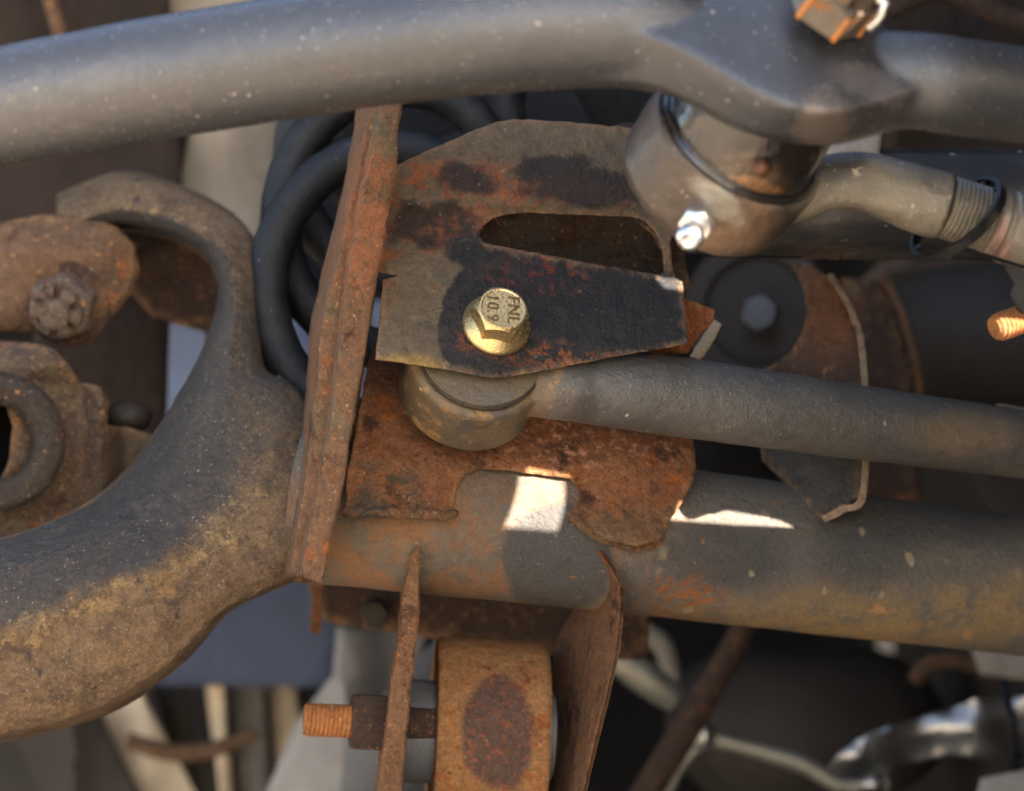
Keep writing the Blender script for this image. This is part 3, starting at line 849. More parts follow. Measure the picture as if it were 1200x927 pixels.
# ---- drag link across the top
dl = thing('drag_link', 'thick grey forged drag link crossing the whole top of the picture with a swollen eye', 'steering link', W(600, 30, -.11))
A = Vector((.45, -.65, .60)).normalized()      # stud axis
nc = W(965, 14, -.1335)
LK = tube_bm([(-80, 146, -.10, 70), (0, 126, -.10, 70), (100, 107, -.10, 71), (200, 89, -.10, 72), (400, 58, -.105, 72), (560, 39, -.11, 72), (680, 32, -.11, 72),
              (750, 34, -.110, 71), (810, 50, -.110, 68, .9), (870, 78, -.110, 64, .85), (930, 92, -.109, 60, .8), (985, 97, -.109, 58, .85),
              (1030, 95, -.110, 58, .95), (1080, 95, -.111, 57), (1120, 101, -.11, 57), (1200, 112, -.10, 57), (1340, 130, -.09, 56)], 56, 8)
xs_ = 0
F_ = [(670, 34, -.1270), (750, 40, -.1300), (815, 66, -.1360), (868, 98, -.1410), (920, 122, -.1440), (975, 131, -.1430), (1030, 119, -.1350), (1085, 98, -.1240)]
B1_ = [(670, 92, -.118), (760, 100, -.120), (815, 122, -.124), (862, 145, -.128), (915, 160, -.130), (980, 163, -.129), (1035, 150, -.122), (1085, 138, -.116)]
B2_ = [(670, 98, -.108), (765, 104, -.108), (812, 124, -.110), (858, 149, -.112), (912, 165, -.113), (980, 169, -.113), (1038, 155, -.110), (1085, 142, -.108)]
K_ = [(670, 30, -.100), (760, 30, -.098), (820, 40, -.098), (870, 60, -.098), (920, 70, -.098), (975, 80, -.098), (1030, 85, -.100), (1085, 92, -.102)]
T_ = [(670, -30, -.108), (760, -46, -.106), (820, -70, -.106), (870, -86, -.106), (930, -84, -.108), (1000, -20, -.110), (1040, 32, -.110), (1085, 46, -.110)]
M_ = [(p[0], p[1]*.45+q[1]*.55, p[2]*.42+q[2]*.58) for p, q in zip(T_, F_)]
PAD = loft_bm([F_, B1_, B2_, K_, T_, M_], 6, 5, soft=.3)
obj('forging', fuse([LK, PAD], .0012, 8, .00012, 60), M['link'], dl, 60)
# castle nut on the eye
nu = thing('castle_nut', 'castellated nut with orange rusty corners on top of the drag link eye', 'nut', nc)
nr = RP(50, -.135)
ahx = Vector((1, 0, -.55))
obj('hex_body', hex_bm(nc, A, ahx, nr, .011, cham=.1), M['nut'], nu, 25)
ex = (ahx - A*ahx.dot(A)).normalized(); ey = A.cross(ex)
for k in range(6):
    a = math.pi/3*k
    d = ex*math.cos(a) + ey*math.sin(a)
    c0 = nc + d*nr*.985
    b = bmesh.new()
    lathe_bm(c0, A, [(0, .0009), (.0095, .0009)], 10, b)
    obj('worn_corner', b, M['nutedge'], nu)
for k in range(6):
    a0 = math.pi/3*k + .16; a1 = math.pi/3*(k+1) - .16
    b = bmesh.new(); rs = []
    for t, r1, r2 in ((.0105, .50, .80), (.0175, .50, .78), (.0185, .54, .72)):
        ring = []
        for j in range(7): a = a0+(a1-a0)*j/6; ring.append(nc + A*t + (ex*math.cos(a)+ey*math.sin(a))*nr*r2)
        for j in range(6, -1, -1): a = a0+(a1-a0)*j/6; ring.append(nc + A*t + (ex*math.cos(a)+ey*math.sin(a))*nr*r1)
        rs.append(ring)
    rings(b, rs); obj('castellation', b, M['nut'], nu, 30)
sd = thing('threaded_stud', 'threaded stud end rising inside the castle nut at the top edge', 'stud', nc + A*.012)
obj('thread', thread_bm(nc + A*.008, A, .013, nr*.44, .0016), M['nut'], sd)
cp = bmesh.new()
q0 = nc + A*.0145
for s in (-1, 1):
    pth = [q0 - ex*nr*.9, q0 + ex*nr*.85, q0 + ex*nr*1.02 + ey*s*.0012 - A*.001, q0 + ex*nr*1.10 + ey*s*.003 - A*.004, q0 + ex*nr*1.04 + ey*s*.004 - A*.008]
    tube_bm([(p.x, p.y, p.z, .0013) for p in pth], 10, 4, px=False, bm=cp)
o = obj('cotter_pin', cp, M['pin']); tag(o, 'bright steel cotter pin end bent over at the castle nut', 'cotter pin')

# ---- tie rod end with ball joint
te = thing('tie_rod_end', 'oily ball joint housing with grease fitting and forged shank below the drag link', 'tie rod end', W(800, 293, -.08))
JC = W(868, 160, -.085); jr = RP(112, -.085)
HS = lathe_bm(JC, A, [(-.031, jr*.5), (-.0305, jr*.76), (-.0285, jr*.90), (-.024, jr*.97), (-.012, jr), (-.0015, jr), (.0, jr*.975), (.0002, jr*.93), (-.004, jr*.90), (-.005, jr*.4)], 80)
obj('seal_ring', lathe_bm(JC, A, [(-.003, jr*.92), (-.0002, jr*.93), (.001, jr*.90), (.0006, jr*.87), (.0016, jr*.855), (.002, jr*.83), (.001, jr*.80)], 80, cap=False, wobble=.0006, wf=90), M['seal'], te)
obj('dust_cap', lathe_bm(JC, A, [(-.002, jr*.86), (.001, jr*.85), (.004, jr*.85), (.010, jr*.84), (.018, jr*.80), (.025, jr*.72), (.031, jr*.6), (.035, jr*.42), (.037, jr*.2)], 80, wobble=.0009, wf=50), M['cap'], te)
obj('grease_drop', ell_bm(W(892, 197, -.1115), .0032, .0030, .0030, 16), M['bead'], te)
SK = tube_bm([(838, 262, -.0540, 26, .8, 2.3), (880, 248, -.0560, 33, .8, 2.3), (925, 231, -.0580, 34, .8, 2.3), (965, 216, -.0600, 33, .7, 3.0), (1005, 212, -.0600, 34, .75, 3.2), (1050, 224, -.0600, 37, .95, 2.5), (1085, 236, -.0600, 40, 1, 2), (1108, 242, -.0600, 40, 1, 2)], 48, 8, wobble=.0004)
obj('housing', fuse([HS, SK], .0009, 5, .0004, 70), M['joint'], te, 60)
td = (W(1160, 258, -.0580) - W(1110, 242, -.0600)).normalized()
obj('thread', thread_bm(W(1108, 242, -.0600), td, RP(66, -.0600), RP(38, -.0600), RP(5.6, -.0600), RP(3.6, -.0600), 56), M['shank'], te, 60)
# grease fitting
zc = W(821, 254, -.0965); za = (W(802, 290, -.118) - W(819, 257, -.0985)).normalized()
zk = obj('grease_fitting', hex_bm(zc, za, Vector((1, 0, 0)), .0058, .0085, cham=.1, both=True), M['zerk'], te, 25)
b = lathe_bm(zc + za*.008, za, [(0, .0032), (.003, .0030), (.0045, .0026), (.006, .0034), (.0075, .0044), (.0095, .0045), (.011, .0038), (.0118, .0024), (.0114, .0013), (.0105, .0008)], 32)
obj('nipple', b, M['zerk'], zk, 40)

# adjuster sleeve + clamp
sv = thing('adjuster_sleeve', 'slotted grey adjuster sleeve at the right edge, screwed over the threads', 'sleeve', W(1190, 300, -.0550))
sc_ = W(1160, 259, -.0580)
def sleeve_mat():
    m = Mat('sleeve_steel', (.20, .17, .135), .42, .35, .5)
    m.layer(m.noise(60, .45, .65, 8, .65, 2), (.14, .11, .088), .45)
    m.layer(m.blob(1160, 262, -.0600, 12, 50, .5, .5, 120, rot=15), (.25, .14, .11), .4, amt=.8)
    m.vary(250, .8, 1.2); m.relief(m.raw(400, 5), .0003); return m.done(.15, .3)
M['sleevesteel'] = sleeve_mat()
R1 = RP(44, -.0580)
sr = [(0, R1*.86), (.0008, R1*.93), (.003, R1*.95), (.004, R1*.90), (.0052, R1*.90), (.0062, R1*.985), (.008, R1*1.0), (.04, R1*1.02)]
obj('tube', lathe_bm(sc_, td, sr, 64), M['sleevesteel'], sv, 30)
b = bmesh.new()
obj('slit', tube_bm([(1143, 297, -.0740, 3.0), (1160, 301, -.0730, 2.5), (1215, 318, -.0710, 2.3)], 8, 3), M['hole'], sv)  # dark rod on the surface stands for the shade in the slot
obj('clamp_ear', sheet_bm([(1172, 308), (1190, 312), (1215, 318), (1215, 385), (1192, 362), (1184, 345), (1188, 330)], lambda px, py: -.0580, .010, step=6, bev=2), M['clip'], sv, 40)
cb = thing('clamp_bolt', 'short clamp bolt with orange rusty threads pointing left at the right edge', 'bolt', W(1180, 382, -.0550))
cd = (W(1158, 387, -.0580) - W(1196, 374, -.0530)).normalized()
obj('thread', thread_bm(W(1198, 374, -.0530), cd, RP(40, -.0550), RP(17, -.0550), RP(6, -.0550), RP(2.6, -.0550), 40), M['thread'], cb, 60)
obj('shaft', lathe_bm(W(1198, 374, -.0530), -cd, [(0, RP(19, -.0550)), (.02, RP(19, -.0550))], 32), M['greydk'], cb)
# spring clip ring
rc_ = thing('spring_clip', 'thin black toothed spring clip ring hanging around the threaded shank', 'clip', W(1122, 258, -.0600))
ca = W(1122, 257, -.0580)
e1 = (W(1152, 206, -.0480) - W(1088, 311, -.0680)).normalized(); rA = RP(63, -.0600)
e2 = Vector((.62, -.55, .30)); e2 = (e2 - e1*e2.dot(e1)).normalized()
nrm = e1.cross(e2)
b = bmesh.new(); rs = []
for i in range(72):
    a = 2*math.pi*i/72; d = e1*math.cos(a) + e2*math.sin(a)*.98
    c = ca + d*rA
    rs.append([c + d*.0008 + nrm*.0017, c - d*.0008 + nrm*.0017, c - d*.0008 - nrm*.0017, c + d*.0008 - nrm*.0017])
rings(b, rs, closed=True); obj('ring', b, M['clip'], rc_, 40)
for i in range(10):
    a = 2*math.pi*(i+.3)/10; d = e1*math.cos(a) + e2*math.sin(a)*.98; c = ca + d*rA
    tn = nrm.cross(d).normalized(); b = bmesh.new()
    rings(b, [[c + tn*x*w + nrm*z*.5*w - d*h for x, z in ((-.0016, -.002), (.0016, -.002), (.0016, .002), (-.0016, .002))] for h, w in ((0, 1), (.0028, .7))])
    obj('tooth', b, M['clip'], rc_, 0)

# ---- stabiliser behind
sb = thing('steering_stabilizer', 'glossy black stabilizer tube behind the tie rod shank at the right', 'damper', W(1000, 300, .06))
obj('tube', tube_bm([(780, 236, .075, 64), (900, 238, .078, 65), (1200, 240, .085, 66), (1340, 242, .09, 66)], 64, 6), M['stab'], sb)
obj('rod_eye', lathe_bm(W(735, 178, .05), (.3, -1, .3), [(0, .010), (.004, .0105), (.0045, .008), (.0046, .004)], 32), M['darkrust'], sb)

# ---- lower tabs and control arm bushing
t1 = thing('arm_tab', 'thin rusty tab hanging below the axle, left of the orange bushing, pierced by the bolt', 'bracket', W(470, 800, .03), 'control arm tabs under the axle')
obj('plate', bar_bm([(481, 648), (473, 690), (468, 740), (459, 800), (450, 860), (442, 930), (436, 975)],
                    [(493, 641), (492, 690), (489, 740), (482, 800), (477, 860), (471, 930), (467, 975)], .018, .085, (-4, 0), 10, 2.6, .0006), M['tab'], t1, 50)
obj('weld_seam', weld_bm([(489, 650, .020), (484, 668, .024), (480, 686, .034), (479, 700, .048)], .0016), M['axle'], t1, 60)
t2 = thing('arm_tab', 'wide curved rusty tab hanging below the axle, right of the orange bushing', 'bracket', W(690, 800, .04), 'control arm tabs under the axle')
fr_ = [(705, 646), (722, 672), (729, 700), (724, 760), (712, 820), (697, 880), (684, 940), (678, 975)]
bk_ = [(690, 690), (672, 715), (656, 745), (648, 790), (645, 840), (641, 890), (638, 940), (636, 975)]
yF = .036; yBk = .10
rl = [[(p[0]-7, p[1], yF) for p in fr_], [(p[0]-1, p[1], yF-.001) for p in fr_], [(p[0], p[1], yF+.001) for p in fr_], [(p[0]+10, p[1], yBk) for p in bk_], [(p[0], p[1], yBk) for p in bk_]]
obj('plate', loft_bm(rl, 8, 5, .0007, 150), M['tab'], t2, 50)

obj('weld_bead', weld_bm([(672, 606, .030), (690, 624, .031), (712, 634, .033), (745, 642, .0355), (772, 636, .0375)], .0015, 7), M['channel'], ch, 60)
ca_ = thing('control_arm', 'control arm end, a wide orange rusty bushing shell with a dark oval patch, bottom centre', 'control arm', W(570, 927, .08))
cc = W(570, 868, .080); rr = RP(119, .08); hw = RP(67.5, .045)
xd = Vector((1, .08, -.055)).normalized()
obj('shell', lathe_bm(cc - xd*hw, xd, [(.0, rr*.90), (.0004, rr*.965), (.002, rr*.99), (.005, rr), (2*hw-.004, rr*.985), (2*hw-.0015, rr*.975), (2*hw, rr*.94), (2*hw, rr*.88), (2*hw-.003, rr*.86)], 96, wobble=.0005, wf=60), M['lca'], ca_)
obj('rubber', lathe_bm(cc - xd*(hw+.004), xd, [(.004, rr*.5), (.0045, rr*.62), (.008, rr*.8), (2*hw+.001, rr*.8), (2*hw+.004, rr*.62), (2*hw+.0042, rr*.4)], 48), M['rubber'], ca_)
obj('inner_sleeve', lathe_bm(cc - xd*(hw+.013) + Vector((0, -.010, .004)), xd, [(0, rr*.46), (0.0008, rr*.5), (.012, rr*.5), (2*hw+.017, rr*.42), (2*hw+.018, rr*.3)], 40), M['sleeve'], ca_)
obj('arm', tube_bm([(572, 975, .10, 85, 1, 3), (575, 1120, .14, 85, 1, 3), (575, 1280, .2, 85, 1, 3)], 32, 5), M['lca'], ca_)
pb = thing('pivot_bolt', 'orange rusty bolt end with its hex nut poking left through the thin tab', 'bolt', W(400, 845, .06))
pc = W(452, 847, .05); pd = (W(355, 843, .045) - W(452, 847, .05)).normalized()
obj('nut', hex_bm(pc, pd, Vector((0, -.5, 1)), RP(36, .05), RP(41, .05), cham=.14), M['darkrust'], pb, 25)
obj('thread', thread_bm(pc + pd*RP(38, .05), pd, RP(58, .05), RP(20, .05), RP(5.2, .05), RP(1.5, .05), 40), M['thread'], pb, 60)
obj('shaft', lathe_bm(pc, -pd, [(0, RP(20, .05)), (.025, RP(20, .05))], 24), M['darkrust'], pb)

# ---- steering knuckle at left
kn = thing('steering_knuckle', 'rusty cast steering knuckle with round bore at the left edge, behind the yoke', 'knuckle', W(60, 620, .08))
def fK(px, py):
    d = math.hypot(px-5, (py-515)*.95)
    v = .10 - .022*math.exp(-(d/75)**2)
    v -= .010*math.exp(-((px-118)/11)**2) * (1 if py < 620 else 0)
    v += .016*max(0, min(1, (px-128)/22))
    v -= .012*math.exp(-((px-45)/60)**2-((py-425)/25)**2)
    return v
obj('casting', sheet_bm([(-60, 396), (0, 399), (40, 402), (62, 408), (80, 426), (94, 448), (108, 450), (120, 455), (128, 470), (126, 498), (150, 500), (168, 506), (205, 515), (190, 580), (120, 650), (-60, 680)], fK, .04, [[(-40, 470), (5, 470), (14, 500), (10, 540), (0, 562), (-40, 562)]], 8, 4, 1, rough=.0009, rf=50), M['knuckle'], kn, 60)
obj('bore_ring', lathe_bm(W(-4, 518, .074), (0.05, -1, 0.03), [(.004, .0275), (.008, .026), (.010, .0215), (.008, .017), (.003, .0145), (-.02, .0145)], 56, wobble=.0006, cap=False), M['knuckle2'], kn, 60)
obj('bore', lathe_bm(W(-6, 518, .12), (0, -1, 0), [(0, .03), (.001, .03)], 32), M['hole'], kn)  # black disc stands for the dark inside the bore
obj('lug', ell_bm(W(150, 488, .13), .010, .012, .007, 20, .001), M['greydk'], kn)

# ---- old tie rod end upper left
ol = thing('old_ball_joint', 'rusty orange link end with a worn slotted nut at the left, under the drag link', 'ball joint', W(75, 390, .10))
def fO(px, py):
    return .13 - .016*math.exp(-((px-70)/85)**4-((py-325)/62)**4) + .006*math.exp(-((px-70)/50)**2-((py-352)/42)**2)
obj('link_end', sheet_bm([(-60, 268), (-10, 262), (50, 251), (100, 252), (138, 266), (158, 288), (164, 315), (155, 342), (140, 362), (120, 380), (70, 392), (-60, 386)], fO, .03, [], 9, 6, 1, rough=.0012, rf=50), M['oldlink'], ol, 60)
oc = W(78, 355, .122); oa = Vector((-.1, -1, -.30)).normalized()
on = obj('slotted_nut', hex_bm(oc, oa, Vector((1, 0, .4)), .0145, .012, cham=.25), M['oldnut'], ol, 30)
for k in range(6):
    a0 = math.pi/3*k+.2; a1 = a0+math.pi/3-.4
    x_ = (Vector((1, 0, .4)) - oa*oa.dot(Vector((1, 0, .4)))).normalized(); y_ = oa.cross(x_)
    rs = []
    for t, r1, r2 in ((.0115, .005, .011), (.0165, .005, .0105), (.0175, .006, .009)):
        rs.append([oc+oa*t+(x_*math.cos(a0+(a1-a0)*j/4)+y_*math.sin(a0+(a1-a0)*j/4))*r2 for j in range(5)] +
                  [oc+oa*t+(x_*math.cos(a0+(a1-a0)*j/4)+y_*math.sin(a0+(a1-a0)*j/4))*r1 for j in range(4, -1, -1)])
    b = bmesh.new(); rings(b, rs); obj('castellation', b, M['oldnut'], on, 30)
obj('stud', lathe_bm(oc+oa*.012, oa, [(0, .0065), (.008, .0062), (.009, .004)], 24), M['oldnut'], ol)
obj('washer', lathe_bm(oc, oa, [(-.004, .019), (.0, .019), (.001, .018), (.001, .01)], 40), M['darkrust'], ol)
bo = thing('drop_arm', 'grey domed arm end with dark brown rusty curved hook behind the orange link end', 'arm', W(200, 300, .2))
obj('dome', ell_bm(W(148, 262, .20), RP(78, .20), .03, RP(62, .20), 40, .003), M['knuckle2'], bo, 60)
obj('hook', tube_bm([(95, 300, .21, 40), (150, 288, .20, 42), (215, 284, .19, 36), (262, 292, .19, 34), (282, 330, .19, 28), (280, 372, .2, 26), (262, 400, .22, 22)], 28, 6, wobble=.0012), M['darkrust'], bo, 60)
obj('web', sheet_bm([(120, 260), (230, 262), (275, 310), (275, 400), (180, 372), (150, 340)], lambda px, py: .235, .01, step=12, bev=3), M['darkrust'], bo)

# ================================================================== blurred background things
bgsheet('shock_tower', 'pale dusty beige plate hanging behind the drag link, upper left', 'plate', [(188, -60), (345, -60), (335, 120), (318, 215), (300, 300), (262, 262), (225, 238), (211, 215), (222, 150), (196, 60)], .36, 'beige', bulge=(.02, 60, 90))
bgsheet('frame_rail', 'dark brown frame rail across the upper left corner', 'frame', [(-80, -60), (196, -60), (214, 230), (205, 260), (-80, 280)], .33, 'bgbrown', thick=.05)
o = obj('brake_line', tube_bm([(40, -60, .30, 9), (62, 10, .30, 9), (78, 70, .30, 8), (96, 150, .30, 8)], 12, 6), M['oldlink']); tag(o, 'thin rusty line on the dark frame rail in the upper left corner', 'pipe')
bgsheet('blue_panel', 'blue backdrop panel in the gap between yoke and dark bracket on the left', 'panel', [(188, 362), (470, 350), (500, 560), (184, 560)], .60, 'blue')
bgsheet('dark_bracket', 'near-black bracket behind the knuckle, left of the blue panel', 'bracket', [(40, 330), (200, 350), (194, 520), (180, 600), (40, 600)], .26, 'bgbrown', thick=.05)
bgsheet('slate_panel', 'slate blue flat panel under the yoke, left of the lower bolt', 'panel', [(150, 640), (395, 640), (402, 700), (392, 806), (150, 802)], .42, 'slate', thick=.08)
bgsheet('rear_tie_plate', 'dark brown cross plate under the axle between the strap and the right tab', 'plate', [(352, 660), (760, 690), (760, 775), (600, 765), (470, 742), (385, 730), (372, 715)], .19, 'darkrust', thick=.03)
tl = thing('tie_plate_nut', 'small dark nut on the brown cross plate left of the thin tab', 'nut', W(440, 713, .18))
obj('nut', hex_bm(W(440, 716, .19), (0, -1, -.1), (1, 0, .2), .0062, .010), M['greydk'], tl, 25)
o = obj('hanging_strip', bar_bm([(366, 680), (364, 742)], [(380, 680), (376, 742)], .12, .14, (0, 0), 4, 1), M['tab']); tag(o, 'small rusty strip hanging just below the foot of the tall strap', 'strip')
bgsheet('slanted_support', 'light grey slanted support behind the lower bolt', 'support', [(395, 735), (500, 740), (480, 830), (430, 960), (300, 960), (345, 850), (390, 790)], .40, 'grey', bulge=(.03, 40, 200))
bgsheet('grey_block', 'blue-grey block behind the lower bolt, beside the thin tab', 'block', [(405, 860), (520, 740), (520, 960), (395, 960)], .32, 'sleeve', bulge=(.02, 60, 100))
M['tan'] = plain('tan_plastic', (.62, .50, .36), .6, 0, .35, 20, .001)
for i, (x0, x1, x2, x3, mt, yy) in enumerate([(105, 160, 215, 160, 'tan', .50), (175, 215, 240, 225, 'greydk', .54), (240, 262, 275, 262, 'tan', .50), (0, 100, 150, 60, 'greydk', .47), (268, 310, 320, 285, 'grey', .53), (312, 345, 372, 330, 'tan', .55)]):
    bgsheet('rear_rib', ['slanted tan rib under the yoke, second from the left', 'dark upright rib right of the widest tan rib', 'thin tan rib in the middle below the slate panel',
            'dark wide rib at the bottom left corner', 'grey rib below the slate panel', 'tan rib next to the light grey slanted support'][i], 'rib',
            [(x0, 795), (x1, 795), (x2, 960), (x3, 960)] if i not in (0, 3) else [(x0, 820), (x1, 800), (x2+30, 960), (x3, 960)], yy, mt, thick=.05, bulge=(.01, 20, 200))
bgsheet('lower_shell', 'blurred dark backing shell behind the ribs at the bottom left', 'shell', [(-80, 780), (470, 780), (470, 1000), (-80, 1000)], .62, 'greydk')
o = obj('rib_clip', tube_bm([(150, 868, .45, 10), (200, 882, .45, 11), (250, 878, .45, 10), (300, 860, .45, 8)], 14, 5), M['oldlink']); tag(o, 'curved rusty clip crossing the ribs at the bottom left', 'clip')

# right middle
rb = thing('rear_bushing', 'dark round bushing with pale bolt head in the shade right of centre', 'bushing', W(892, 400, .2))
obj('shell', lathe_bm(W(895, 368, .30), (-.25, -1, .05), [(0, .036), (.02, .036), (.023, .034), (.023, .026), (.02, .024)], 48), M['greydk'], rb)
obj('bolt_head', hex_bm(W(893, 368, .272), (-.25, -1, .05), (1, 0, .3), .0088, .01, cham=.2), M['sleeve'], rb, 25)
bk = thing('rear_bracket', 'brown rusty curved bracket beside the dark bushing, its pointed foot resting on the axle tube', 'bracket', W(965, 600, .062))
M['bkmix'] = rusty('rear_bracket_rust', (.075, .045, .032), .3, .3, specks=.05, sc=.5, extra=lambda m: (
    m.layer(m.blob(965, 360, .12, 45, 60, .6, .6, 40), (.26, .11, .05), .85, amt=.8),
    m.layer(m.blob(950, 555, .08, 90, 65, .4, .3, 40), (.06, .055, .05), .7)))
M['worn'] = rusty('worn_edge', (.34, .23, .15), .3, .1, pit=.0004, specks=.1)
def fbk(px, py): return .062 + max(0, 605-py)*U*.6 + .016*max(0, (960-px)/60)**1.5
obj('plate', sheet_bm([(925, 308), (948, 308), (975, 328), (1000, 372), (1012, 430), (1014, 575), (988, 598), (965, 610), (958, 604), (893, 540), (880, 440), (905, 428), (926, 412), (940, 390), (946, 366), (942, 340), (934, 322)], fbk, .006, [], 8, 2.5, .5), M['bkmix'], bk, 50)
obj('edge_flange', bar_bm([(968, 322, .053), (995, 368, .044), (1008, 430, .033), (1008, 573, .006), (984, 593, .002), (962, 605, .0)], [(976, 320, .053), (1003, 366, .044), (1016, 430, .033), (1016, 577, .006), (990, 601, .002), (967, 612, .0)], .055, .085, (0, 0), 8, 1), M['worn'], bk, 50)
bgsheet('rust_gusset', 'rusty gusset plate right of the curved brown bracket', 'gusset', [(985, 325), (1030, 330), (1048, 352), (1070, 430), (1080, 610), (1000, 610), (1000, 400)], .27, 'darkrust', thick=.01)
o = obj('gusset_edge', bar_bm([(1026, 322), (1050, 360), (1072, 440), (1080, 520)], [(1033, 320), (1058, 358), (1079, 438), (1087, 520)], .262, .29, (0, 0), 6, 1), M['tab'], None, 50); tag(o, 'pale worn lip along the right side of the rusty gusset', 'lip')
o = obj('dark_canister', tube_bm([(1075, 405, .36, 30), (1095, 402, .35, 78), (1130, 398, .34, 88), (1330, 385, .33, 92)], 40, 6), M['greydk']); tag(o, 'big dark grey canister lying behind the clamp bolt at the right', 'canister')
bgsheet('grey_flange', 'grey sloped flange between track bar and axle tube at the right edge', 'flange', [(1120, 535), (1260, 545), (1260, 640), (1178, 620)], .30, 'greydk')
o = obj('bright_clip', tube_bm([(1168, 478, .2, 4), (1190, 482, .2, 4.5), (1215, 487, .2, 4)], 10, 4), M['beige']); tag(o, 'tiny pale strip just above the track bar at the right edge', 'strip')
bgsheet('dark_web', 'dark brown web plate behind the track bar right of the notched channel', 'web', [(815, 320), (905, 306), (905, 560), (815, 560)], .34, 'bgdark')
o = obj('rear_pipe', tube_bm([(1010, 345, .42, 12), (1040, 318, .42, 12), (1100, 306, .42, 12), (1260, 300, .42, 12)], 14, 6), M['oldnut']); tag(o, 'thin pale pipe arching above the dark canister', 'pipe')
# upper right
bgsheet('upper_bracket', 'dark reddish bracket above the drag link in the upper right corner', 'bracket', [(1020, -60), (1130, -60), (1260, -60), (1260, 60), (1020, 60)], .3, 'bgbrown')
o = obj('upper_hose', tube_bm([(1040, 15, .22, 10), (1100, -10, .22, 12), (1180, 20, .22, 12), (1260, 45, .22, 12)], 14, 5), M['darkrust']); tag(o, 'dark rusty hose curving through the upper right corner', 'hose')
o = obj('mid_hose', tube_bm([(560, 100, .33, 16), (610, 108, .33, 16), (650, 130, .33, 16), (690, 150, .33, 14)], 14, 5), M['slate']); tag(o, 'dark slate hose between the coil spring and the top of the bracket', 'hose')
bgsheet('grey_block_plate', 'small grey block behind the drag link eye, above the black stabilizer tube', 'block', [(960, 130), (1036, 130), (1030, 185), (960, 185)], .05, 'grey', thick=.03)
bgsheet('pad_plate', 'soft dark pad above the bracket, under the drag link', 'pad', [(670, 100), (780, 100), (780, 160), (700, 160)], .20, 'bgdark')
# lower right
o = obj('diff_cover', ell_bm(W(940, 850, .50), RP(165, .50), .05, RP(100, .50), 48, .01, 12), M['greydk'], None, 60); tag(o, 'large dark rounded cover blurred at the lower right', 'cover')
o = obj('brown_rod', tube_bm([(885, 710, .30, 15), (850, 775, .30, 15), (800, 860, .30, 18), (745, 950, .30, 18)], 20, 5), M['darkrust']); tag(o, 'brown slanted rod below the axle right of the wide tab', 'rod')
o = obj('pale_strut', tube_bm([(715, 765, .36, 14), (750, 790, .36, 20), (792, 820, .36, 17)], 20, 5), M['alu']); tag(o, 'short pale strut behind the brown slanted rod', 'strut')
o = obj('olive_hose', tube_bm([(740, 735, .4, 12), (775, 755, .4, 12), (790, 800, .4, 10)], 14, 5), M['beige']); tag(o, 'small tan hose close under the axle beside the wide tab', 'hose')
o = obj('linkage_rod', tube_bm([(815, 862, .34, 12), (860, 872, .34, 10), (940, 895, .34, 11), (985, 920, .34, 9), (1040, 918, .34, 9)], 16, 6), M['alu']); tag(o, 'dull linkage rod running to the right along the bottom edge', 'rod')
o = obj('linkage_ball', ell_bm(W(824, 862, .33), .006, .006, .008, 20), M['chrome']); tag(o, 'small bright knob at the upper end of the dull linkage rod', 'knob')
o = obj('linkage_tip', ell_bm(W(1022, 918, .33), .007, .005, .004, 20), M['chrome']); tag(o, 'bright tip at the right end of the dull linkage rod', 'knob')
o = obj('linkage_strut', tube_bm([(820, 872, .34, 9), (795, 900, .34, 9), (770, 950, .34, 8)], 14, 5), M['alu']); tag(o, 'thin strut dropping from the bright knob to the bottom edge', 'rod')
def fH(px, py):
    p = Vector((px*.012, py*.02, 1.3))
    return .34 + .016*noise.noise(p) + .006*noise.noise(p*2.7) + (py-860)*U*.5
o = obj('heat_shield', sheet_bm([(965, 908), (985, 880), (1020, 858), (1080, 838), (1140, 822), (1235, 812), (1235, 888), (1160, 892), (1110, 884), (1060, 896), (1010, 920), (975, 925)], fH, .003, step=9, bev=3, jit=3), M['chrome'], None, 60); tag(o, 'crumpled silvery heat shield blurred below the axle at the right', 'heat shield')
o = obj('pipe_strap', tube_bm([(1176, 800, .30, 6), (1186, 850, .275, 6), (1190, 900, .30, 6)], 10, 5), M['rubber']); tag(o, 'dark strap around the shiny pipe near the right edge', 'strap')
o = obj('rusty_bar', tube_bm([(1070, 800, .40, 10), (1090, 778, .40, 10), (1130, 775, .40, 10), (1180, 795, .40, 12), (1260, 815, .40, 12)], 16, 6), M['oldlink']); tag(o, 'rusty curved rim above the shiny pipe at the right', 'rim')
bgsheet('lower_plate', 'grey brown plate in the bottom right corner', 'plate', [(1150, 912), (1230, 896), (1230, 980), (1130, 980)], .26, 'grey')
bgsheet('side_plate', 'grey plate in the gap right under the axle tube at the right edge', 'plate', [(1130, 745), (1220, 745), (1220, 800), (1150, 790)], .34, 'grey')

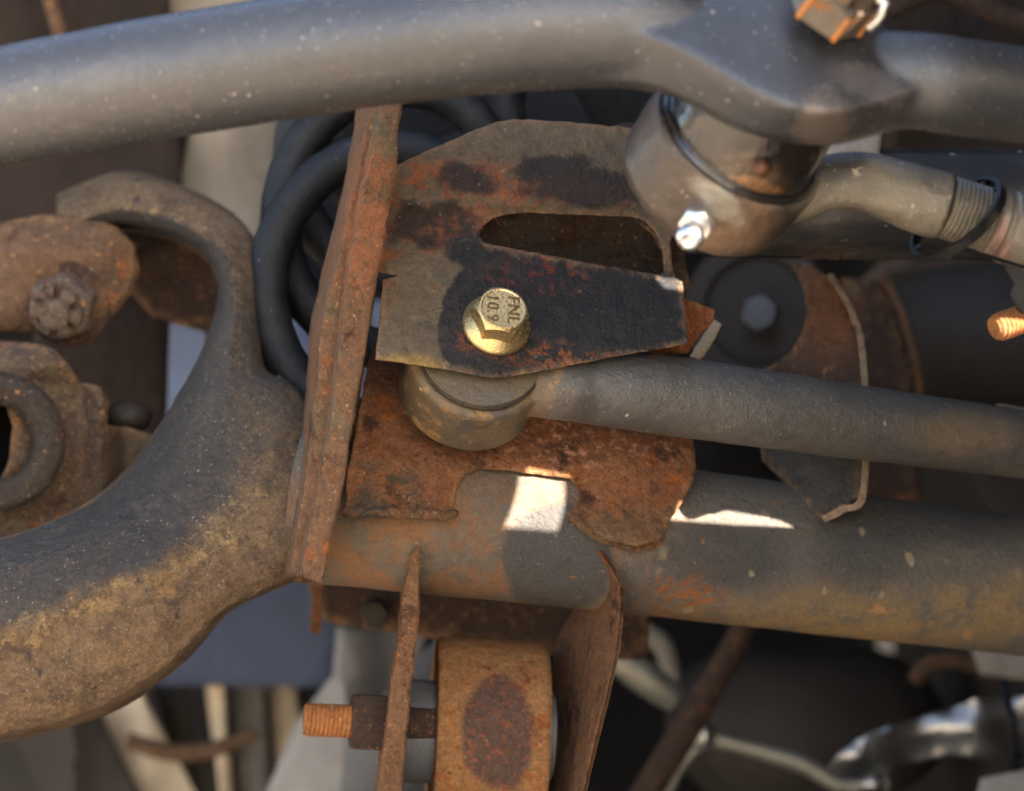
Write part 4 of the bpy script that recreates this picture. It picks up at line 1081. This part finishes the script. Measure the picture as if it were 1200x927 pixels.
# ================================================================== sheet added out of view at right: blocks the sun except a few spots
XW = .26
def to_sun_blocker(px, py, dg, yy=None):
    """where the sun ray to the surface at that pixel crosses the added sun blocker"""
    o_ = Vector((0, -D, H)); d = (W(px, py) - o_).normalized()
    ok, hit, nn, ii, ob, mt = SC.ray_cast(dg, o_, d)
    if yy is not None: hit = W(px, py, yy)
    t = (XW - hit.x)/SUN.x
    q = hit + SUN*t
    ok2, h2, _, _, ob2, _ = SC.ray_cast(dg, hit + nn*.0006, SUN)
    return q, hit, (ob.name if ob else None), (ob2.name if ok2 else None)
dg = bpy.context.evaluated_depsgraph_get()
spots = {
 'A': [(598, 559, .038), (658, 565, .039), (652, 623, .031), (589, 617, .026)],
 'B': [(784, 600, .042), (790, 590, .043), (860, 600, .051), (912, 610, .056), (931, 618, .057), (860, 616, .049), (783, 608, .041)],
 'C': [(766, 324), (799, 329), (800, 341), (776, 337)],
 'F': [(1004, 22), (1009, 10), (1017, 12), (1012, 26)],
 'G': [(799, 270), (811, 266), (813, 290), (801, 294)],
}
loops = []
for k, poly in spots.items():
    if k in 'DE':
        cx = sum(p[0] for p in poly)/len(poly); cy = sum(p[1] for p in poly)/len(poly)
        poly = [(cx+(p[0]-cx)*.4, cy+(p[1]-cy)*.4) for p in poly]
    lp = []
    for p in poly:
        q, hit, a_, b_ = to_sun_blocker(p[0], p[1], dg, p[2] if len(p) > 2 else {'D': -.10, 'E': -.138, 'F': -.146, 'G': -.112}.get(k))
        lp.append((q.y, q.z))
    loops.append(lp)
sx = 1/U
wl = sheet_bm([(-.62*sx, .0), (.79*sx, .0), (.79*sx, 1.5*sx), (-.62*sx, 1.5*sx)], lambda px, py: XW, .0008,
              [[(a*sx, b*sx) for a, b in l] for l in loops], step=60, bev=.05, jit=0,
              proj=lambda px, py, y: Vector((y, px*U, py*U)))
o = obj('added_sun_blocker', wl, M['greydk'], None, 0)
tag(o, 'dark pierced sheet added out of the picture on the right to block the sun', 'sun blocker')
